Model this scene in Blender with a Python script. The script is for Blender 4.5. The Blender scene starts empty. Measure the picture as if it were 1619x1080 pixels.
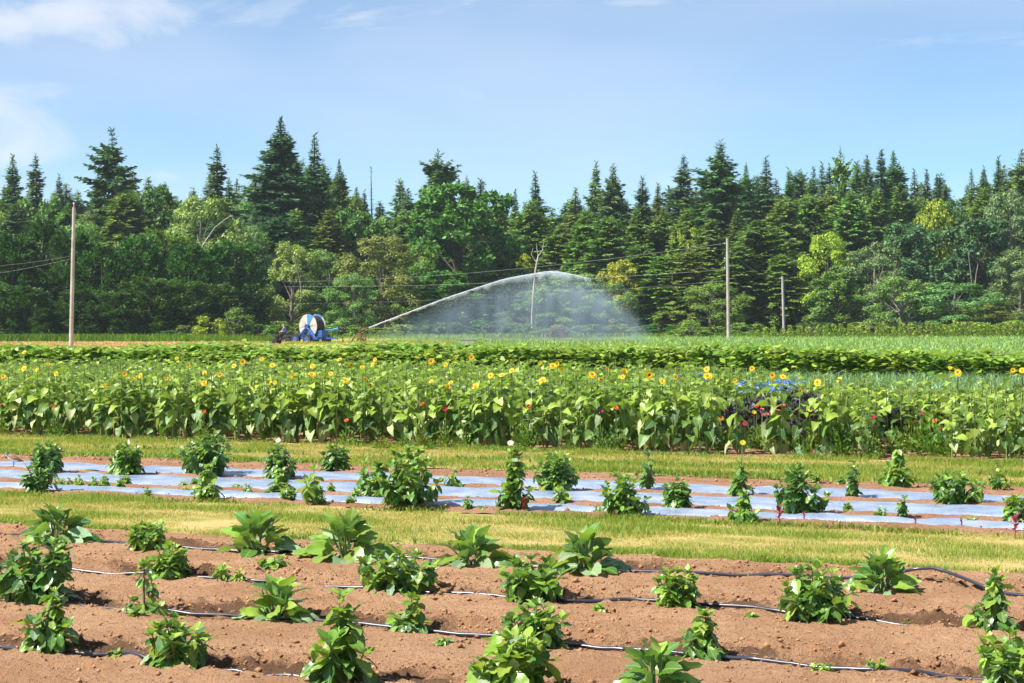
import bpy, math, random
import numpy as np
from mathutils import Vector, Matrix, Euler

# ------------------------------------------------------------------ camera, sky, sun, exposure
scene = bpy.context.scene
W_PX, H_PX, F_PX, HORIZON, CAM_H = 1619.0, 1080.0, 3000.0, 508.0, 2.0
cam_data = bpy.data.cameras.new('camera')
cam_data.sensor_fit = 'HORIZONTAL'
cam_data.sensor_width = 36.0
cam_data.lens = 36.0 * F_PX / W_PX
cam_data.shift_y = -(H_PX / 2 - HORIZON) / W_PX
cam_data.clip_start = 0.1
cam_data.clip_end = 5000.0
cam = bpy.data.objects.new('camera', cam_data)
scene.collection.objects.link(cam)
cam.location = (0, 0, CAM_H)
cam.rotation_euler = (math.radians(90), 0, 0)
scene.camera = cam

SUN_EL = math.radians(52)
SUN_AZ = math.radians(250)          # clockwise from +Y: behind the camera, to the left
world = bpy.data.worlds.new('World')
scene.world = world
world.use_nodes = True
wn, wl = world.node_tree.nodes, world.node_tree.links
for n in list(wn): wn.remove(n)
w_out = wn.new('ShaderNodeOutputWorld')
w_bg = wn.new('ShaderNodeBackground'); w_bg.inputs['Strength'].default_value = 0.080
w_sky = wn.new('ShaderNodeTexSky'); w_sky.sky_type = 'NISHITA'; w_sky.sun_disc = False
w_sky.sun_elevation = SUN_EL; w_sky.sun_rotation = SUN_AZ
w_sky.air_density = 0.62; w_sky.dust_density = 0.0; w_sky.ozone_density = 3.2; w_sky.altitude = 0
w_tc = wn.new('ShaderNodeTexCoord')
def wmath(op, a, b=None, clamp=False):
    m = wn.new('ShaderNodeMath'); m.operation = op; m.use_clamp = clamp
    for i, v in enumerate((a, b)):
        if v is None: continue
        if isinstance(v, (int, float)): m.inputs[i].default_value = v
        else: wl.new(v, m.inputs[i])
    return m.outputs[0]
def wnoise(scale_xyz, detail, rough, dist=0.0, loc=(0, 0, 0), scale=1.0):
    mp = wn.new('ShaderNodeMapping'); mp.inputs['Scale'].default_value = scale_xyz; mp.inputs['Location'].default_value = loc
    mp.inputs['Rotation'].default_value = (0.0, 0.05, 0.0)
    wl.new(w_tc.outputs['Generated'], mp.inputs['Vector'])
    nz = wn.new('ShaderNodeTexNoise'); nz.inputs['Scale'].default_value = scale
    nz.inputs['Detail'].default_value = detail; nz.inputs['Roughness'].default_value = rough
    nz.inputs['Distortion'].default_value = dist
    wl.new(mp.outputs[0], nz.inputs['Vector'])
    return nz.outputs['Fac']
def wramp(v, a, b):
    r = wn.new('ShaderNodeMapRange'); r.interpolation_type = 'SMOOTHSTEP'
    r.inputs['From Min'].default_value = a; r.inputs['From Max'].default_value = b
    wl.new(v, r.inputs['Value']); return r.outputs['Result']
# thin cirrus everywhere, plus one pale cloud bank at the upper left and a small cumulus low behind the trees
cirrus = wmath('MULTIPLY', wramp(wnoise((5, 5, 30), 6, 0.62, 0.8, (3.1, 0.4, 1.7)), 0.44, 0.78), 0.60)
veil = wmath('MULTIPLY', wramp(wnoise((2.2, 2.2, 9), 3, 0.5, 0.3, (7.0, 2.0, 0.3)), 0.30, 0.75), 0.42)
def cloud_at(dx, dz, sx, sz, amount, thr, seed):
    v = Vector((dx, 1, dz)).normalized()
    sub = wn.new('ShaderNodeVectorMath'); sub.operation = 'SUBTRACT'
    wl.new(w_tc.outputs['Generated'], sub.inputs[0]); sub.inputs[1].default_value = v
    sc = wn.new('ShaderNodeVectorMath'); sc.operation = 'MULTIPLY'
    wl.new(sub.outputs[0], sc.inputs[0]); sc.inputs[1].default_value = (1 / sx, 1 / sx, 1 / sz)
    ln = wn.new('ShaderNodeVectorMath'); ln.operation = 'LENGTH'
    wl.new(sc.outputs[0], ln.inputs[0])
    body = wmath('SUBTRACT', 1.0, ln.outputs['Value'])
    nz = wmath('MULTIPLY', wmath('SUBTRACT', wnoise((18, 18, 30), 6, 0.6, 0.4, seed), 0.5), 2.4)
    return wmath('MULTIPLY', wramp(wmath('ADD', body, nz), thr, thr + 1.3), amount)
bank = cloud_at(-0.235, 0.160, 0.095, 0.026, 0.72, -0.1, (1.3, 5.2, 0.8))
puff = cloud_at(-0.183, 0.077, 0.028, 0.008, 0.6, 0.0, (4.1, 0.2, 6.6))
streak = cloud_at(0.06, 0.168, 0.11, 0.006, 0.5, 0.05, (2.4, 8.1, 3.3))
wisp = cloud_at(-0.03, 0.122, 0.040, 0.012, 0.55, 0.1, (6.4, 1.1, 9.3))
cov = wmath('MAXIMUM', wmath('MAXIMUM', wmath('MAXIMUM', cirrus, veil), wmath('MAXIMUM', bank, puff)), wmath('MAXIMUM', streak, wisp))
w_tint = wn.new('ShaderNodeMix'); w_tint.data_type = 'RGBA'; w_tint.blend_type = 'MULTIPLY'
w_tint.inputs['Factor'].default_value = 1.0
w_tint.inputs['B'].default_value = (0.88, 1.05, 1.06, 1)
wl.new(w_sky.outputs[0], w_tint.inputs['A'])
w_mix = wn.new('ShaderNodeMix'); w_mix.data_type = 'RGBA'
w_mix.inputs['B'].default_value = (6.3, 6.4, 6.7, 1)
wl.new(cov, w_mix.inputs['Factor']); wl.new(w_tint.outputs['Result'], w_mix.inputs['A'])
wl.new(w_mix.outputs['Result'], w_bg.inputs['Color']); wl.new(w_bg.outputs[0], w_out.inputs['Surface'])

sun_data = bpy.data.lights.new('sun', 'SUN')
sun_data.energy = 5.0; sun_data.angle = math.radians(0.53); sun_data.color = (1.0, 0.955, 0.88)
sun = bpy.data.objects.new('sun', sun_data); scene.collection.objects.link(sun)
to_sun = Vector((math.sin(SUN_AZ) * math.cos(SUN_EL), math.cos(SUN_AZ) * math.cos(SUN_EL), math.sin(SUN_EL)))
sun.rotation_euler = (-to_sun).to_track_quat('-Z', 'Y').to_euler()
sun.location = (0, 0, 60)

vs = scene.view_settings
vs.view_transform = 'Standard'; vs.look = 'None'; vs.exposure = 0.98; vs.gamma = 1.0
vs.use_curve_mapping = False
scene.cycles.volume_max_steps = 256
scene.cycles.volume_step_rate = 0.6
scene.cycles.max_bounces = 8
scene.cycles.transparent_max_bounces = 12

# ------------------------------------------------------------------ helpers
COL = scene.collection
rng = random.Random(7)
nrg = np.random.default_rng(11)
def ground_at(px, py):
    Y = F_PX * CAM_H / (py - HORIZON)
    return ((px - W_PX / 2) / F_PX * Y, Y)
def at(px, py, Y):
    return Vector(((px - W_PX / 2) / F_PX * Y, Y, CAM_H - (py - HORIZON) / F_PX * Y))
# crop rows run to the left and away from the camera: u across the rows, v along them
DX, DY = -0.925, 0.380
# (v = 0 lies straight ahead of the camera on every row)
def uv(u, v): w = v + 0.411 * u; return (0.380 * u + DX * w, 0.925 * u + DY * w)
def to_uv(x, y): u = 0.380 * x + 0.925 * y; return (u, DX * x + DY * y - 0.411 * u)

def link(o):
    COL.objects.link(o); return o
def tag(o, label, cat=None, group=None, kind=None):
    if label: o['label'] = label
    if cat: o['category'] = cat
    if group: o['group'] = group
    if kind: o['kind'] = kind
    return o
def empty(name, loc, label, cat, group=None, rz=0.0):
    o = bpy.data.objects.new(name, None); o.location = loc; o.rotation_euler = (0, 0, rz)
    o.empty_display_size = 0.1
    link(o); return tag(o, label, cat, group)
def ob(name, me, parent=None, M=None):
    o = bpy.data.objects.new(name, me)
    if parent is not None: o.parent = parent
    if M is not None: o.matrix_local = M
    return link(o)
def copy_tree(o, parent=None):
    c = o.copy(); COL.objects.link(c); c.parent = parent
    for ch in KIDS.get(o, ()):
        cc = copy_tree(ch, c)
        cc.matrix_local = ch.matrix_local
    return c
KIDS = {}

def np_mesh(name, V, F, mats, mi=None, smooth=False):
    me = bpy.data.meshes.new(name)
    V = np.ascontiguousarray(V, np.float32); F = np.ascontiguousarray(F, np.int32); k = F.shape[1]
    me.vertices.add(len(V)); me.vertices.foreach_set('co', V.ravel())
    me.loops.add(F.size); me.loops.foreach_set('vertex_index', F.ravel())
    me.polygons.add(len(F)); me.polygons.foreach_set('loop_start', np.arange(0, F.size, k, dtype=np.int32))
    for m in (mats if isinstance(mats, (list, tuple)) else [mats]): me.materials.append(m)
    if mi is not None: me.polygons.foreach_set('material_index', np.ascontiguousarray(mi, np.int32))
    if smooth: me.polygons.foreach_set('use_smooth', np.ones(len(F), bool))
    me.update(calc_edges=True)
    return me

class MB:
    """collects boxes, tubes and lathes into one mesh"""
    def __init__(s): s.v, s.f, s.m, s.sm = [], [], [], []
    def add(s, vs, fs, m=0, smooth=False):
        b = len(s.v); s.v += [tuple(v) for v in vs]
        for f in fs: s.f.append(tuple(i + b for i in f)); s.m.append(m); s.sm.append(smooth)
    def box(s, c, size, m=0, M=None):
        x, y, z = (a / 2 for a in size)
        vs = [Vector((sx * x, sy * y, sz * z)) for sx in (-1, 1) for sy in (-1, 1) for sz in (-1, 1)]
        if M is not None: vs = [M @ v for v in vs]
        s.add([v + Vector(c) for v in vs], [(0, 1, 3, 2), (4, 6, 7, 5), (0, 4, 5, 1), (2, 3, 7, 6), (0, 2, 6, 4), (1, 5, 7, 3)], m)
    def tube(s, pts, rad, n=6, m=0, cap=True):
        pts = [Vector(p) for p in pts]
        if not isinstance(rad, (list, tuple)): rad = [rad] * len(pts)
        rings = []; up = Vector((0.13, 0.21, 1)).normalized()
        for i, p in enumerate(pts):
            d = (pts[min(i + 1, len(pts) - 1)] - pts[max(i - 1, 0)])
            d = d.normalized() if d.length > 1e-9 else Vector((0, 0, 1))
            a = d.cross(up)
            if a.length < 1e-3: a = d.cross(Vector((1, 0, 0)))
            a.normalize(); b = d.cross(a)
            rings.append([p + (a * math.cos(2 * math.pi * k / n) + b * math.sin(2 * math.pi * k / n)) * rad[i] for k in range(n)])
        vs = [v for r in rings for v in r]; fs = []
        for i in range(len(pts) - 1):
            for k in range(n):
                fs.append((i * n + k, i * n + (k + 1) % n, (i + 1) * n + (k + 1) % n, (i + 1) * n + k))
        s.add(vs, fs, m, True)
        if cap: s.add(rings[0], [tuple(range(n))[::-1]], m); s.add(rings[-1], [tuple(range(n))], m)
    def mesh(s, name, mats):
        me = bpy.data.meshes.new(name); me.from_pydata(s.v, [], s.f)
        for m in (mats if isinstance(mats, (list, tuple)) else [mats]): me.materials.append(m)
        me.polygons.foreach_set('material_index', s.m); me.polygons.foreach_set('use_smooth', s.sm)
        me.update(); return me

# value noise
_perm = nrg.integers(0, 65536, 65536)
def _h(ix, iy):
    return _perm[(_perm[ix & 65535] + iy) & 65535] / 65535.0
def noise2(x, y, seed=0):
    x = np.asarray(x, float) + seed * 37.7; y = np.asarray(y, float) + seed * 11.3
    ix = np.floor(x).astype(np.int64); iy = np.floor(y).astype(np.int64)
    fx = x - ix; fy = y - iy; fx = fx * fx * (3 - 2 * fx); fy = fy * fy * (3 - 2 * fy)
    a = _h(ix, iy) * (1 - fx) + _h(ix + 1, iy) * fx; b = _h(ix, iy + 1) * (1 - fx) + _h(ix + 1, iy + 1) * fx
    return (a * (1 - fy) + b * fy) * 2 - 1
def fbm(x, y, octv=4, seed=0):
    t = 0; a = 1; s = 0
    for i in range(octv):
        t = t + a * noise2(np.asarray(x) * 2 ** i, np.asarray(y) * 2 ** i, seed + i); s += a; a *= 0.5
    return t / s

# ------------------------------------------------------------------ materials
def new_mat(name):
    m = bpy.data.materials.new(name); m.use_nodes = True
    nt = m.node_tree
    for n in list(nt.nodes): nt.nodes.remove(n)
    out = nt.nodes.new('ShaderNodeOutputMaterial')
    return m, nt, out
def nd(nt, t, **kw):
    n = nt.nodes.new(t)
    for k, v in kw.items(): setattr(n, k, v)
    return n
def mixcol(nt, fac, a, b, blend='MIX'):
    n = nt.nodes.new('ShaderNodeMix'); n.data_type = 'RGBA'; n.blend_type = blend
    for key, v in (('Factor', fac), ('A', a), ('B', b)):
        if hasattr(v, 'is_linked'): nt.links.new(v, n.inputs[key])
        elif key == 'Factor': n.inputs[key].default_value = v
        else: n.inputs[key].default_value = (*v[:3], 1)
    return n.outputs['Result']
def maprange(nt, v, a, b, c=0.0, d=1.0, smooth=True):
    r = nt.nodes.new('ShaderNodeMapRange')
    if smooth: r.interpolation_type = 'SMOOTHSTEP'
    for k, x in (('From Min', a), ('From Max', b), ('To Min', c), ('To Max', d)): r.inputs[k].default_value = x
    nt.links.new(v, r.inputs['Value']); return r.outputs['Result']
def noise_node(nt, scale, detail=4, rough=0.55, coord='Object', stretch=None, rot=None):
    tc = nd(nt, 'ShaderNodeTexCoord'); src = tc.outputs[coord]
    if stretch or rot:
        mp = nd(nt, 'ShaderNodeMapping')
        if stretch: mp.inputs['Scale'].default_value = stretch
        if rot: mp.inputs['Rotation'].default_value = rot
        nt.links.new(src, mp.inputs['Vector']); src = mp.outputs[0]
    n = nd(nt, 'ShaderNodeTexNoise'); n.inputs['Scale'].default_value = scale
    n.inputs['Detail'].default_value = detail; n.inputs['Roughness'].default_value = rough
    nt.links.new(src, n.inputs['Vector']); return n.outputs['Fac']
def bump(nt, h, strength, dist):
    b = nd(nt, 'ShaderNodeBump'); b.inputs['Strength'].default_value = strength; b.inputs['Distance'].default_value = dist
    nt.links.new(h, b.inputs['Height']); return b.outputs['Normal']
def plain(name, col, rough=0.6, metal=0.0, spec=0.5, var=0.0, vscale=6.0, col2=None):
    m, nt, out = new_mat(name)
    p = nd(nt, 'ShaderNodeBsdfPrincipled')
    p.inputs['Roughness'].default_value = rough; p.inputs['Metallic'].default_value = metal
    p.inputs['Specular IOR Level'].default_value = spec
    f = noise_node(nt, vscale, 5, 0.6)
    c2 = col2 if col2 else tuple(c * (1 - var) for c in col)
    c = mixcol(nt, maprange(nt, f, 0.35, 0.65), col, c2)
    nt.links.new(c, p.inputs['Base Color']); nt.links.new(p.outputs[0], out.inputs['Surface'])
    return m
def leaf_mat(name, col, col2, under=None, transl=0.28, rough=0.45, spec=0.5, rib=None, objcol=False, hue=0.03, val=0.35, island=True):
    """leaf: two greens mixed per leaf, a paler underside, some light coming through"""
    m, nt, out = new_mat(name)
    p = nd(nt, 'ShaderNodeBsdfPrincipled'); p.inputs['Roughness'].default_value = rough
    p.inputs['Specular IOR Level'].default_value = spec
    oi = nd(nt, 'ShaderNodeObjectInfo'); geo = nd(nt, 'ShaderNodeNewGeometry')
    r1 = oi.outputs['Random']; r2 = geo.outputs['Random Per Island']
    if island:
        ad = nd(nt, 'ShaderNodeMath', operation='ADD'); nt.links.new(r1, ad.inputs[0]); nt.links.new(r2, ad.inputs[1])
        fr = nd(nt, 'ShaderNodeMath', operation='FRACT'); nt.links.new(ad.outputs[0], fr.inputs[0]); rnd = fr.outputs[0]
    else: rnd = r1
    if objcol:
        c = mixcol(nt, 1.0, oi.outputs['Color'], mixcol(nt, rnd, col, col2), 'MULTIPLY')
    else:
        c = mixcol(nt, rnd, col, col2)
    hs = nd(nt, 'ShaderNodeHueSaturation')
    nt.links.new(maprange(nt, r1, 0, 1, 0.5 - hue, 0.5 + hue, False), hs.inputs['Hue'])
    nt.links.new(maprange(nt, rnd, 0, 1, 1 - val, 1 + val, False), hs.inputs['Value'])
    nt.links.new(c, hs.inputs['Color']); c = hs.outputs['Color']
    if rib:
        tc = nd(nt, 'ShaderNodeTexCoord'); sx = nd(nt, 'ShaderNodeSeparateXYZ'); nt.links.new(tc.outputs['Object'], sx.inputs[0])
        ab = nd(nt, 'ShaderNodeMath', operation='ABSOLUTE'); nt.links.new(sx.outputs['X'], ab.inputs[0])
        mid = maprange(nt, ab.outputs[0], 0.012, 0.035, 1.0, 0.0)
        # side veins
        a2 = nd(nt, 'ShaderNodeMath', operation='MULTIPLY_ADD'); nt.links.new(ab.outputs[0], a2.inputs[0]); a2.inputs[1].default_value = -0.9
        nt.links.new(sx.outputs['Y'], a2.inputs[2])
        s2 = nd(nt, 'ShaderNodeMath', operation='MULTIPLY'); nt.links.new(a2.outputs[0], s2.inputs[0]); s2.inputs[1].default_value = 44.0
        sn = nd(nt, 'ShaderNodeMath', operation='SINE'); nt.links.new(s2.outputs[0], sn.inputs[0])
        vein = maprange(nt, sn.outputs[0], 0.75, 1.0, 0.0, 0.45)
        mx = nd(nt, 'ShaderNodeMath', operation='MAXIMUM'); nt.links.new(mid, mx.inputs[0]); nt.links.new(vein, mx.inputs[1])
        ml = nd(nt, 'ShaderNodeMath', operation='MULTIPLY'); nt.links.new(mx.outputs[0], ml.inputs[0]); ml.inputs[1].default_value = 0.6
        c = mixcol(nt, ml.outputs[0], c, rib)
    if rib:   # dusty, yellowed and chewed spots
        bl = maprange(nt, noise_node(nt, 3.5, 3, 0.6), 0.56, 0.72, 0.0, 0.5)
        c = mixcol(nt, bl, c, (0.36, 0.38, 0.12))
    if under:
        fa = nd(nt, 'ShaderNodeMath', operation='MULTIPLY'); nt.links.new(geo.outputs['Backfacing'], fa.inputs[0]); fa.inputs[1].default_value = 0.7
        c = mixcol(nt, fa.outputs[0], c, under)
    nt.links.new(c, p.inputs['Base Color'])
    tr = nd(nt, 'ShaderNodeBsdfTranslucent')
    tc2 = mixcol(nt, 1.0, c, (1.25, 1.35, 0.45), 'MULTIPLY'); nt.links.new(tc2, tr.inputs['Color'])
    mx = nd(nt, 'ShaderNodeMixShader'); mx.inputs[0].default_value = transl
    nt.links.new(p.outputs[0], mx.inputs[1]); nt.links.new(tr.outputs[0], mx.inputs[2])
    nt.links.new(mx.outputs[0], out.inputs['Surface'])
    return m

def soil_mat(name, dry, dry2, wet, bscale=1.0, wetattr=False):
    m, nt, out = new_mat(name)
    p = nd(nt, 'ShaderNodeBsdfPrincipled'); p.inputs['Roughness'].default_value = 0.95; p.inputs['Specular IOR Level'].default_value = 0.15
    n1 = noise_node(nt, 1.3, 6, 0.6, stretch=(1, 1, 1)); n2 = noise_node(nt, 26, 6, 0.7); n3 = noise_node(nt, 90, 4, 0.7)
    c = mixcol(nt, maprange(nt, n1, 0.35, 0.65), dry, dry2)
    dk = tuple(a * 0.62 for a in dry2)
    c = mixcol(nt, maprange(nt, n2, 0.52, 0.70, 0.0, 0.85), c, dk)
    lt = tuple(min(1, a * 1.18) for a in dry)
    c = mixcol(nt, maprange(nt, n3, 0.58, 0.75, 0.0, 0.6), c, lt)
    n4 = noise_node(nt, 55, 3, 0.6)
    c = mixcol(nt, maprange(nt, n4, 0.56, 0.66, 0.0, 0.7), c, tuple(a * 0.5 for a in dry2))
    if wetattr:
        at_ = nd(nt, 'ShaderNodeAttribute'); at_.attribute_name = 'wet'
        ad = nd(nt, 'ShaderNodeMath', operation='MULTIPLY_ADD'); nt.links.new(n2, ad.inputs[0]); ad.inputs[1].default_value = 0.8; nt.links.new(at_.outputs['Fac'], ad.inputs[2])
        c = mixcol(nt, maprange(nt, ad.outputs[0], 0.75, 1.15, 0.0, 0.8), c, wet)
    nt.links.new(c, p.inputs['Base Color'])
    ad = nd(nt, 'ShaderNodeMath', operation='ADD'); nt.links.new(n2, ad.inputs[0]); nt.links.new(n3, ad.inputs[1])
    nt.links.new(bump(nt, ad.outputs[0], 1.0, 0.035 * bscale), p.inputs['Normal'])
    nt.links.new(p.outputs[0], out.inputs['Surface'])
    return m

M = {}
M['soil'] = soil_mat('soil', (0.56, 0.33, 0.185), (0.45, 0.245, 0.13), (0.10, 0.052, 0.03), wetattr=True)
M['soil2'] = soil_mat('path_soil', (0.50, 0.29, 0.18), (0.38, 0.19, 0.10), (0.12, 0.06, 0.035))
M['clod'] = plain('soil_clod', (0.42, 0.235, 0.125), 0.95, spec=0.1, col2=(0.24, 0.125, 0.065), vscale=3)
M['straw'] = plain('straw', (0.60, 0.45, 0.22), 0.8, spec=0.2, var=0.3)
M['ground'] = plain('ground_turf', (0.10, 0.12, 0.03), 0.95, spec=0.1, col2=(0.16, 0.13, 0.05), vscale=0.3)
M['floor'] = plain('forest_floor', (0.045, 0.06, 0.02), 0.95, spec=0.1, col2=(0.06, 0.045, 0.02), vscale=0.4)
M['turf_base'] = plain('turf_base', (0.44, 0.33, 0.14), 0.95, spec=0.1, col2=(0.26, 0.25, 0.07), vscale=1.6)
M['stubble'] = plain('stubble', (0.55, 0.36, 0.13), 0.95, spec=0.1, col2=(0.46, 0.32, 0.11), vscale=0.25)
M['crop_base'] = plain('crop_ground', (0.17, 0.24, 0.045), 0.95, spec=0.1, col2=(0.18, 0.21, 0.06), vscale=0.2)
M['grass_g'] = leaf_mat('grass_green', (0.19, 0.28, 0.04), (0.28, 0.33, 0.055), transl=0.35, rough=0.6, spec=0.25, val=0.3)
M['grass_y'] = leaf_mat('grass_dry', (0.52, 0.41, 0.16), (0.40, 0.35, 0.11), transl=0.3, rough=0.7, spec=0.2, val=0.25)
M['weed'] = leaf_mat('weed_leaf', (0.10, 0.19, 0.025), (0.18, 0.27, 0.04), transl=0.3, spec=0.3)
M['leek'] = leaf_mat('leek_leaf', (0.13, 0.27, 0.13), (0.24, 0.38, 0.19), transl=0.2, rough=0.4)
M['crop'] = leaf_mat('crop_leaf', (0.24, 0.36, 0.05), (0.36, 0.46, 0.10), transl=0.3, rough=0.5)
RIB = (0.30, 0.42, 0.16)
M['dl_dark'] = leaf_mat('dahlia_leaf_dark', (0.05, 0.14, 0.026), (0.08, 0.19, 0.032), under=(0.16, 0.27, 0.13), rough=0.34, rib=RIB, transl=0.22)
M['dl_mid'] = leaf_mat('dahlia_leaf', (0.115, 0.24, 0.024), (0.20, 0.34, 0.04), under=(0.20, 0.33, 0.12), rough=0.36, rib=RIB)
M['dl_young'] = leaf_mat('dahlia_leaf_young', (0.20, 0.34, 0.03), (0.28, 0.40, 0.045), under=(0.28, 0.38, 0.10), rough=0.45, rib=RIB, transl=0.35)
M['dl_pale'] = leaf_mat('dahlia_leaf_dusty', (0.26, 0.38, 0.19), (0.18, 0.30, 0.14), under=(0.28, 0.36, 0.2), rough=0.6, rib=(0.42, 0.5, 0.3))
M['stem'] = plain('green_stem', (0.16, 0.24, 0.06), 0.55, var=0.3)
M['stem_brown'] = plain('brown_stem', (0.20, 0.13, 0.06), 0.7, var=0.4)
M['sf_leaf'] = leaf_mat('sunflower_leaf', (0.13, 0.235, 0.025), (0.26, 0.36, 0.045), under=(0.27, 0.37, 0.14), rough=0.42, rib=RIB, transl=0.32, hue=0.02, val=0.5)
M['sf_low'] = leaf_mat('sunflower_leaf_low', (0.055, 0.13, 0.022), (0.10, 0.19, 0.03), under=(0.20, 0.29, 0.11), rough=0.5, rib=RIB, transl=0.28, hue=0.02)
M['sf_old'] = leaf_mat('sunflower_leaf_faded', (0.42, 0.46, 0.22), (0.30, 0.38, 0.15), under=(0.45, 0.48, 0.25), rough=0.6, rib=(0.5, 0.5, 0.3))
M['sf_stem'] = plain('sunflower_stem', (0.24, 0.31, 0.09), 0.55, var=0.25)
M['petal_y'] = leaf_mat('yellow_petal', (0.88, 0.54, 0.01), (0.92, 0.66, 0.03), transl=0.3, rough=0.6, val=0.08, hue=0.0)
M['disc'] = plain('flower_disc', (0.12, 0.05, 0.012), 0.9, col2=(0.32, 0.15, 0.02), vscale=40)
M['far_leaf'] = leaf_mat('bean_leaf', (0.15, 0.28, 0.03), (0.27, 0.38, 0.05), under=(0.3, 0.4, 0.14), rough=0.45, transl=0.3)
M['kale'] = leaf_mat('kale_leaf', (0.030, 0.022, 0.035), (0.06, 0.055, 0.045), under=(0.10, 0.10, 0.12), rough=0.5, transl=0.1, hue=0.04)
for k, c in dict(red=(0.60, 0.02, 0.02), orange=(0.75, 0.17, 0.02), pink=(0.72, 0.18, 0.2), magenta=(0.70, 0.03, 0.30), white=(0.8, 0.78, 0.7), blue=(0.16, 0.33, 0.80), maroon=(0.16, 0.01, 0.03), yellow=(0.85, 0.6, 0.03), lime=(0.52, 0.55, 0.05)).items():
    M['p_' + k] = leaf_mat(k + '_petal', c, tuple(x * 0.8 for x in c), transl=0.25, rough=0.6, val=0.15, hue=0.01)
M['amaranth'] = leaf_mat('amaranth_leaf', (0.30, 0.02, 0.07), (0.40, 0.04, 0.12), transl=0.3)
M['tree'] = leaf_mat('tree_foliage', (0.72, 0.78, 0.8), (1.5, 1.42, 1.1), objcol=True, transl=0.22, rough=0.55, spec=0.3, val=0.35, hue=0.012)
M['bark'] = plain('bark', (0.12, 0.085, 0.06), 0.9, var=0.5, vscale=2)
M['bark_limb'] = plain('weathered_limb', (0.30, 0.26, 0.21), 0.85, var=0.4, vscale=1.2)
M['bark_mid'] = plain('grey_bark', (0.26, 0.22, 0.17), 0.85, var=0.45, vscale=1.2)
M['bark_pale'] = plain('pale_bark', (0.55, 0.50, 0.42), 0.8, col2=(0.34, 0.29, 0.23), vscale=1.2)
M['pole'] = plain('weathered_pole_wood', (0.47, 0.43, 0.40), 0.8, col2=(0.35, 0.30, 0.27), vscale=1.5)
M['wire'] = plain('wire', (0.30, 0.31, 0.33), 0.5, var=0.1)
M['hose'] = plain('black_drip_hose', (0.030, 0.034, 0.055), 0.32, spec=0.7, var=0.2)
M['steel'] = plain('galvanised_steel', (0.5, 0.5, 0.5), 0.4, metal=0.7, var=0.2)
M['blue'] = plain('blue_paint', (0.03, 0.11, 0.36), 0.5, var=0.35)
M['blue_l'] = plain('light_blue_paint', (0.05, 0.24, 0.52), 0.5, var=0.2)
M['whitep'] = plain('white_paint', (0.52, 0.49, 0.45), 0.6, var=0.3)
M['blackhose'] = plain('black_hose', (0.03, 0.028, 0.03), 0.45, var=0.3)
M['rust'] = plain('rusty_iron', (0.20, 0.08, 0.04), 0.8, var=0.5, vscale=8)
M['rubber'] = plain('rubber', (0.02, 0.02, 0.02), 0.8, var=0.2)
M['skin'] = plain('skin', (0.55, 0.30, 0.22), 0.6, var=0.1)
M['shirt'] = plain('blue_shirt', (0.10, 0.22, 0.52), 0.85, var=0.2)
M['trouser'] = plain('dark_trousers', (0.03, 0.035, 0.06), 0.9, var=0.2)
M['hair'] = plain('grey_hair', (0.35, 0.33, 0.32), 0.8, var=0.2)
M['atv'] = plain('dark_plastic', (0.035, 0.04, 0.06), 0.45, var=0.2)

def film_mat():
    m, nt, out = new_mat('plastic_mulch_film')
    p = nd(nt, 'ShaderNodeBsdfPrincipled'); p.inputs['Roughness'].default_value = 0.30; p.inputs['Specular IOR Level'].default_value = 0.9
    n1 = noise_node(nt, 3.0, 6, 0.65); n2 = noise_node(nt, 6.0, 5, 0.6, stretch=(1, 1, 1)); n3 = noise_node(nt, 40, 4, 0.6)
    c = mixcol(nt, maprange(nt, n1, 0.35, 0.65), (0.35, 0.40, 0.50), (0.18, 0.25, 0.38))
    c = mixcol(nt, maprange(nt, n2, 0.60, 0.75, 0.0, 0.55), c, (0.46, 0.30, 0.20))
    nt.links.new(c, p.inputs['Base Color'])
    nt.links.new(maprange(nt, n2, 0.4, 0.7, 0.16, 0.5), p.inputs['Roughness'])
    ad = nd(nt, 'ShaderNodeMath', operation='MULTIPLY_ADD'); nt.links.new(n3, ad.inputs[0]); ad.inputs[1].default_value = 0.25; nt.links.new(n1, ad.inputs[2])
    nt.links.new(bump(nt, ad.outputs[0], 0.8, 0.05), p.inputs['Normal'])
    nt.links.new(p.outputs[0], out.inputs['Surface']); return m
M['film'] = film_mat()

def reg(o):
    if o.parent is not None: KIDS.setdefault(o.parent, []).append(o)
    return o
def part(name, me, parent, Mx=None): return reg(ob(name, me, parent, Mx))

# ------------------------------------------------------------------ ground sheets
def sheet(name, u0, u1, v0, v1, z, mat, du=None, dv=None, hfun=None, wetfun=None):
    nu = max(2, int((u1 - u0) / (du or (u1 - u0))) + 1); nv = max(2, int((v1 - v0) / (dv or (v1 - v0))) + 1)
    U, V = np.meshgrid(np.linspace(u0, u1, nu), np.linspace(v0, v1, nv), indexing='ij')
    X, Y = uv(U, V)
    Z = np.full_like(X, z) if hfun is None else z + hfun(U, V)
    P = np.stack([X, Y, Z], -1).reshape(-1, 3)
    I = np.arange(nu * nv).reshape(nu, nv)
    F = np.stack([I[:-1, :-1], I[:-1, 1:], I[1:, 1:], I[1:, :-1]], -1).reshape(-1, 4)[:, ::-1]
    me = np_mesh(name, P, F, mat, smooth=hfun is not None)
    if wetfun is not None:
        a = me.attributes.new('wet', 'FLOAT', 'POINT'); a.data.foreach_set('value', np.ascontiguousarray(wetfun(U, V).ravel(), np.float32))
    o = ob(name, me); tag(o, None, kind='structure'); return o

def flat(name, pts, z, mat):
    me = bpy.data.meshes.new(name); me.from_pydata([(x, y, z) for x, y in pts], [], [tuple(range(len(pts)))])
    me.materials.append(mat); me.update()
    if me.polygons[0].normal.z < 0: me.flip_normals()
    o = ob(name, me); tag(o, None, kind='structure'); return o

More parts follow.
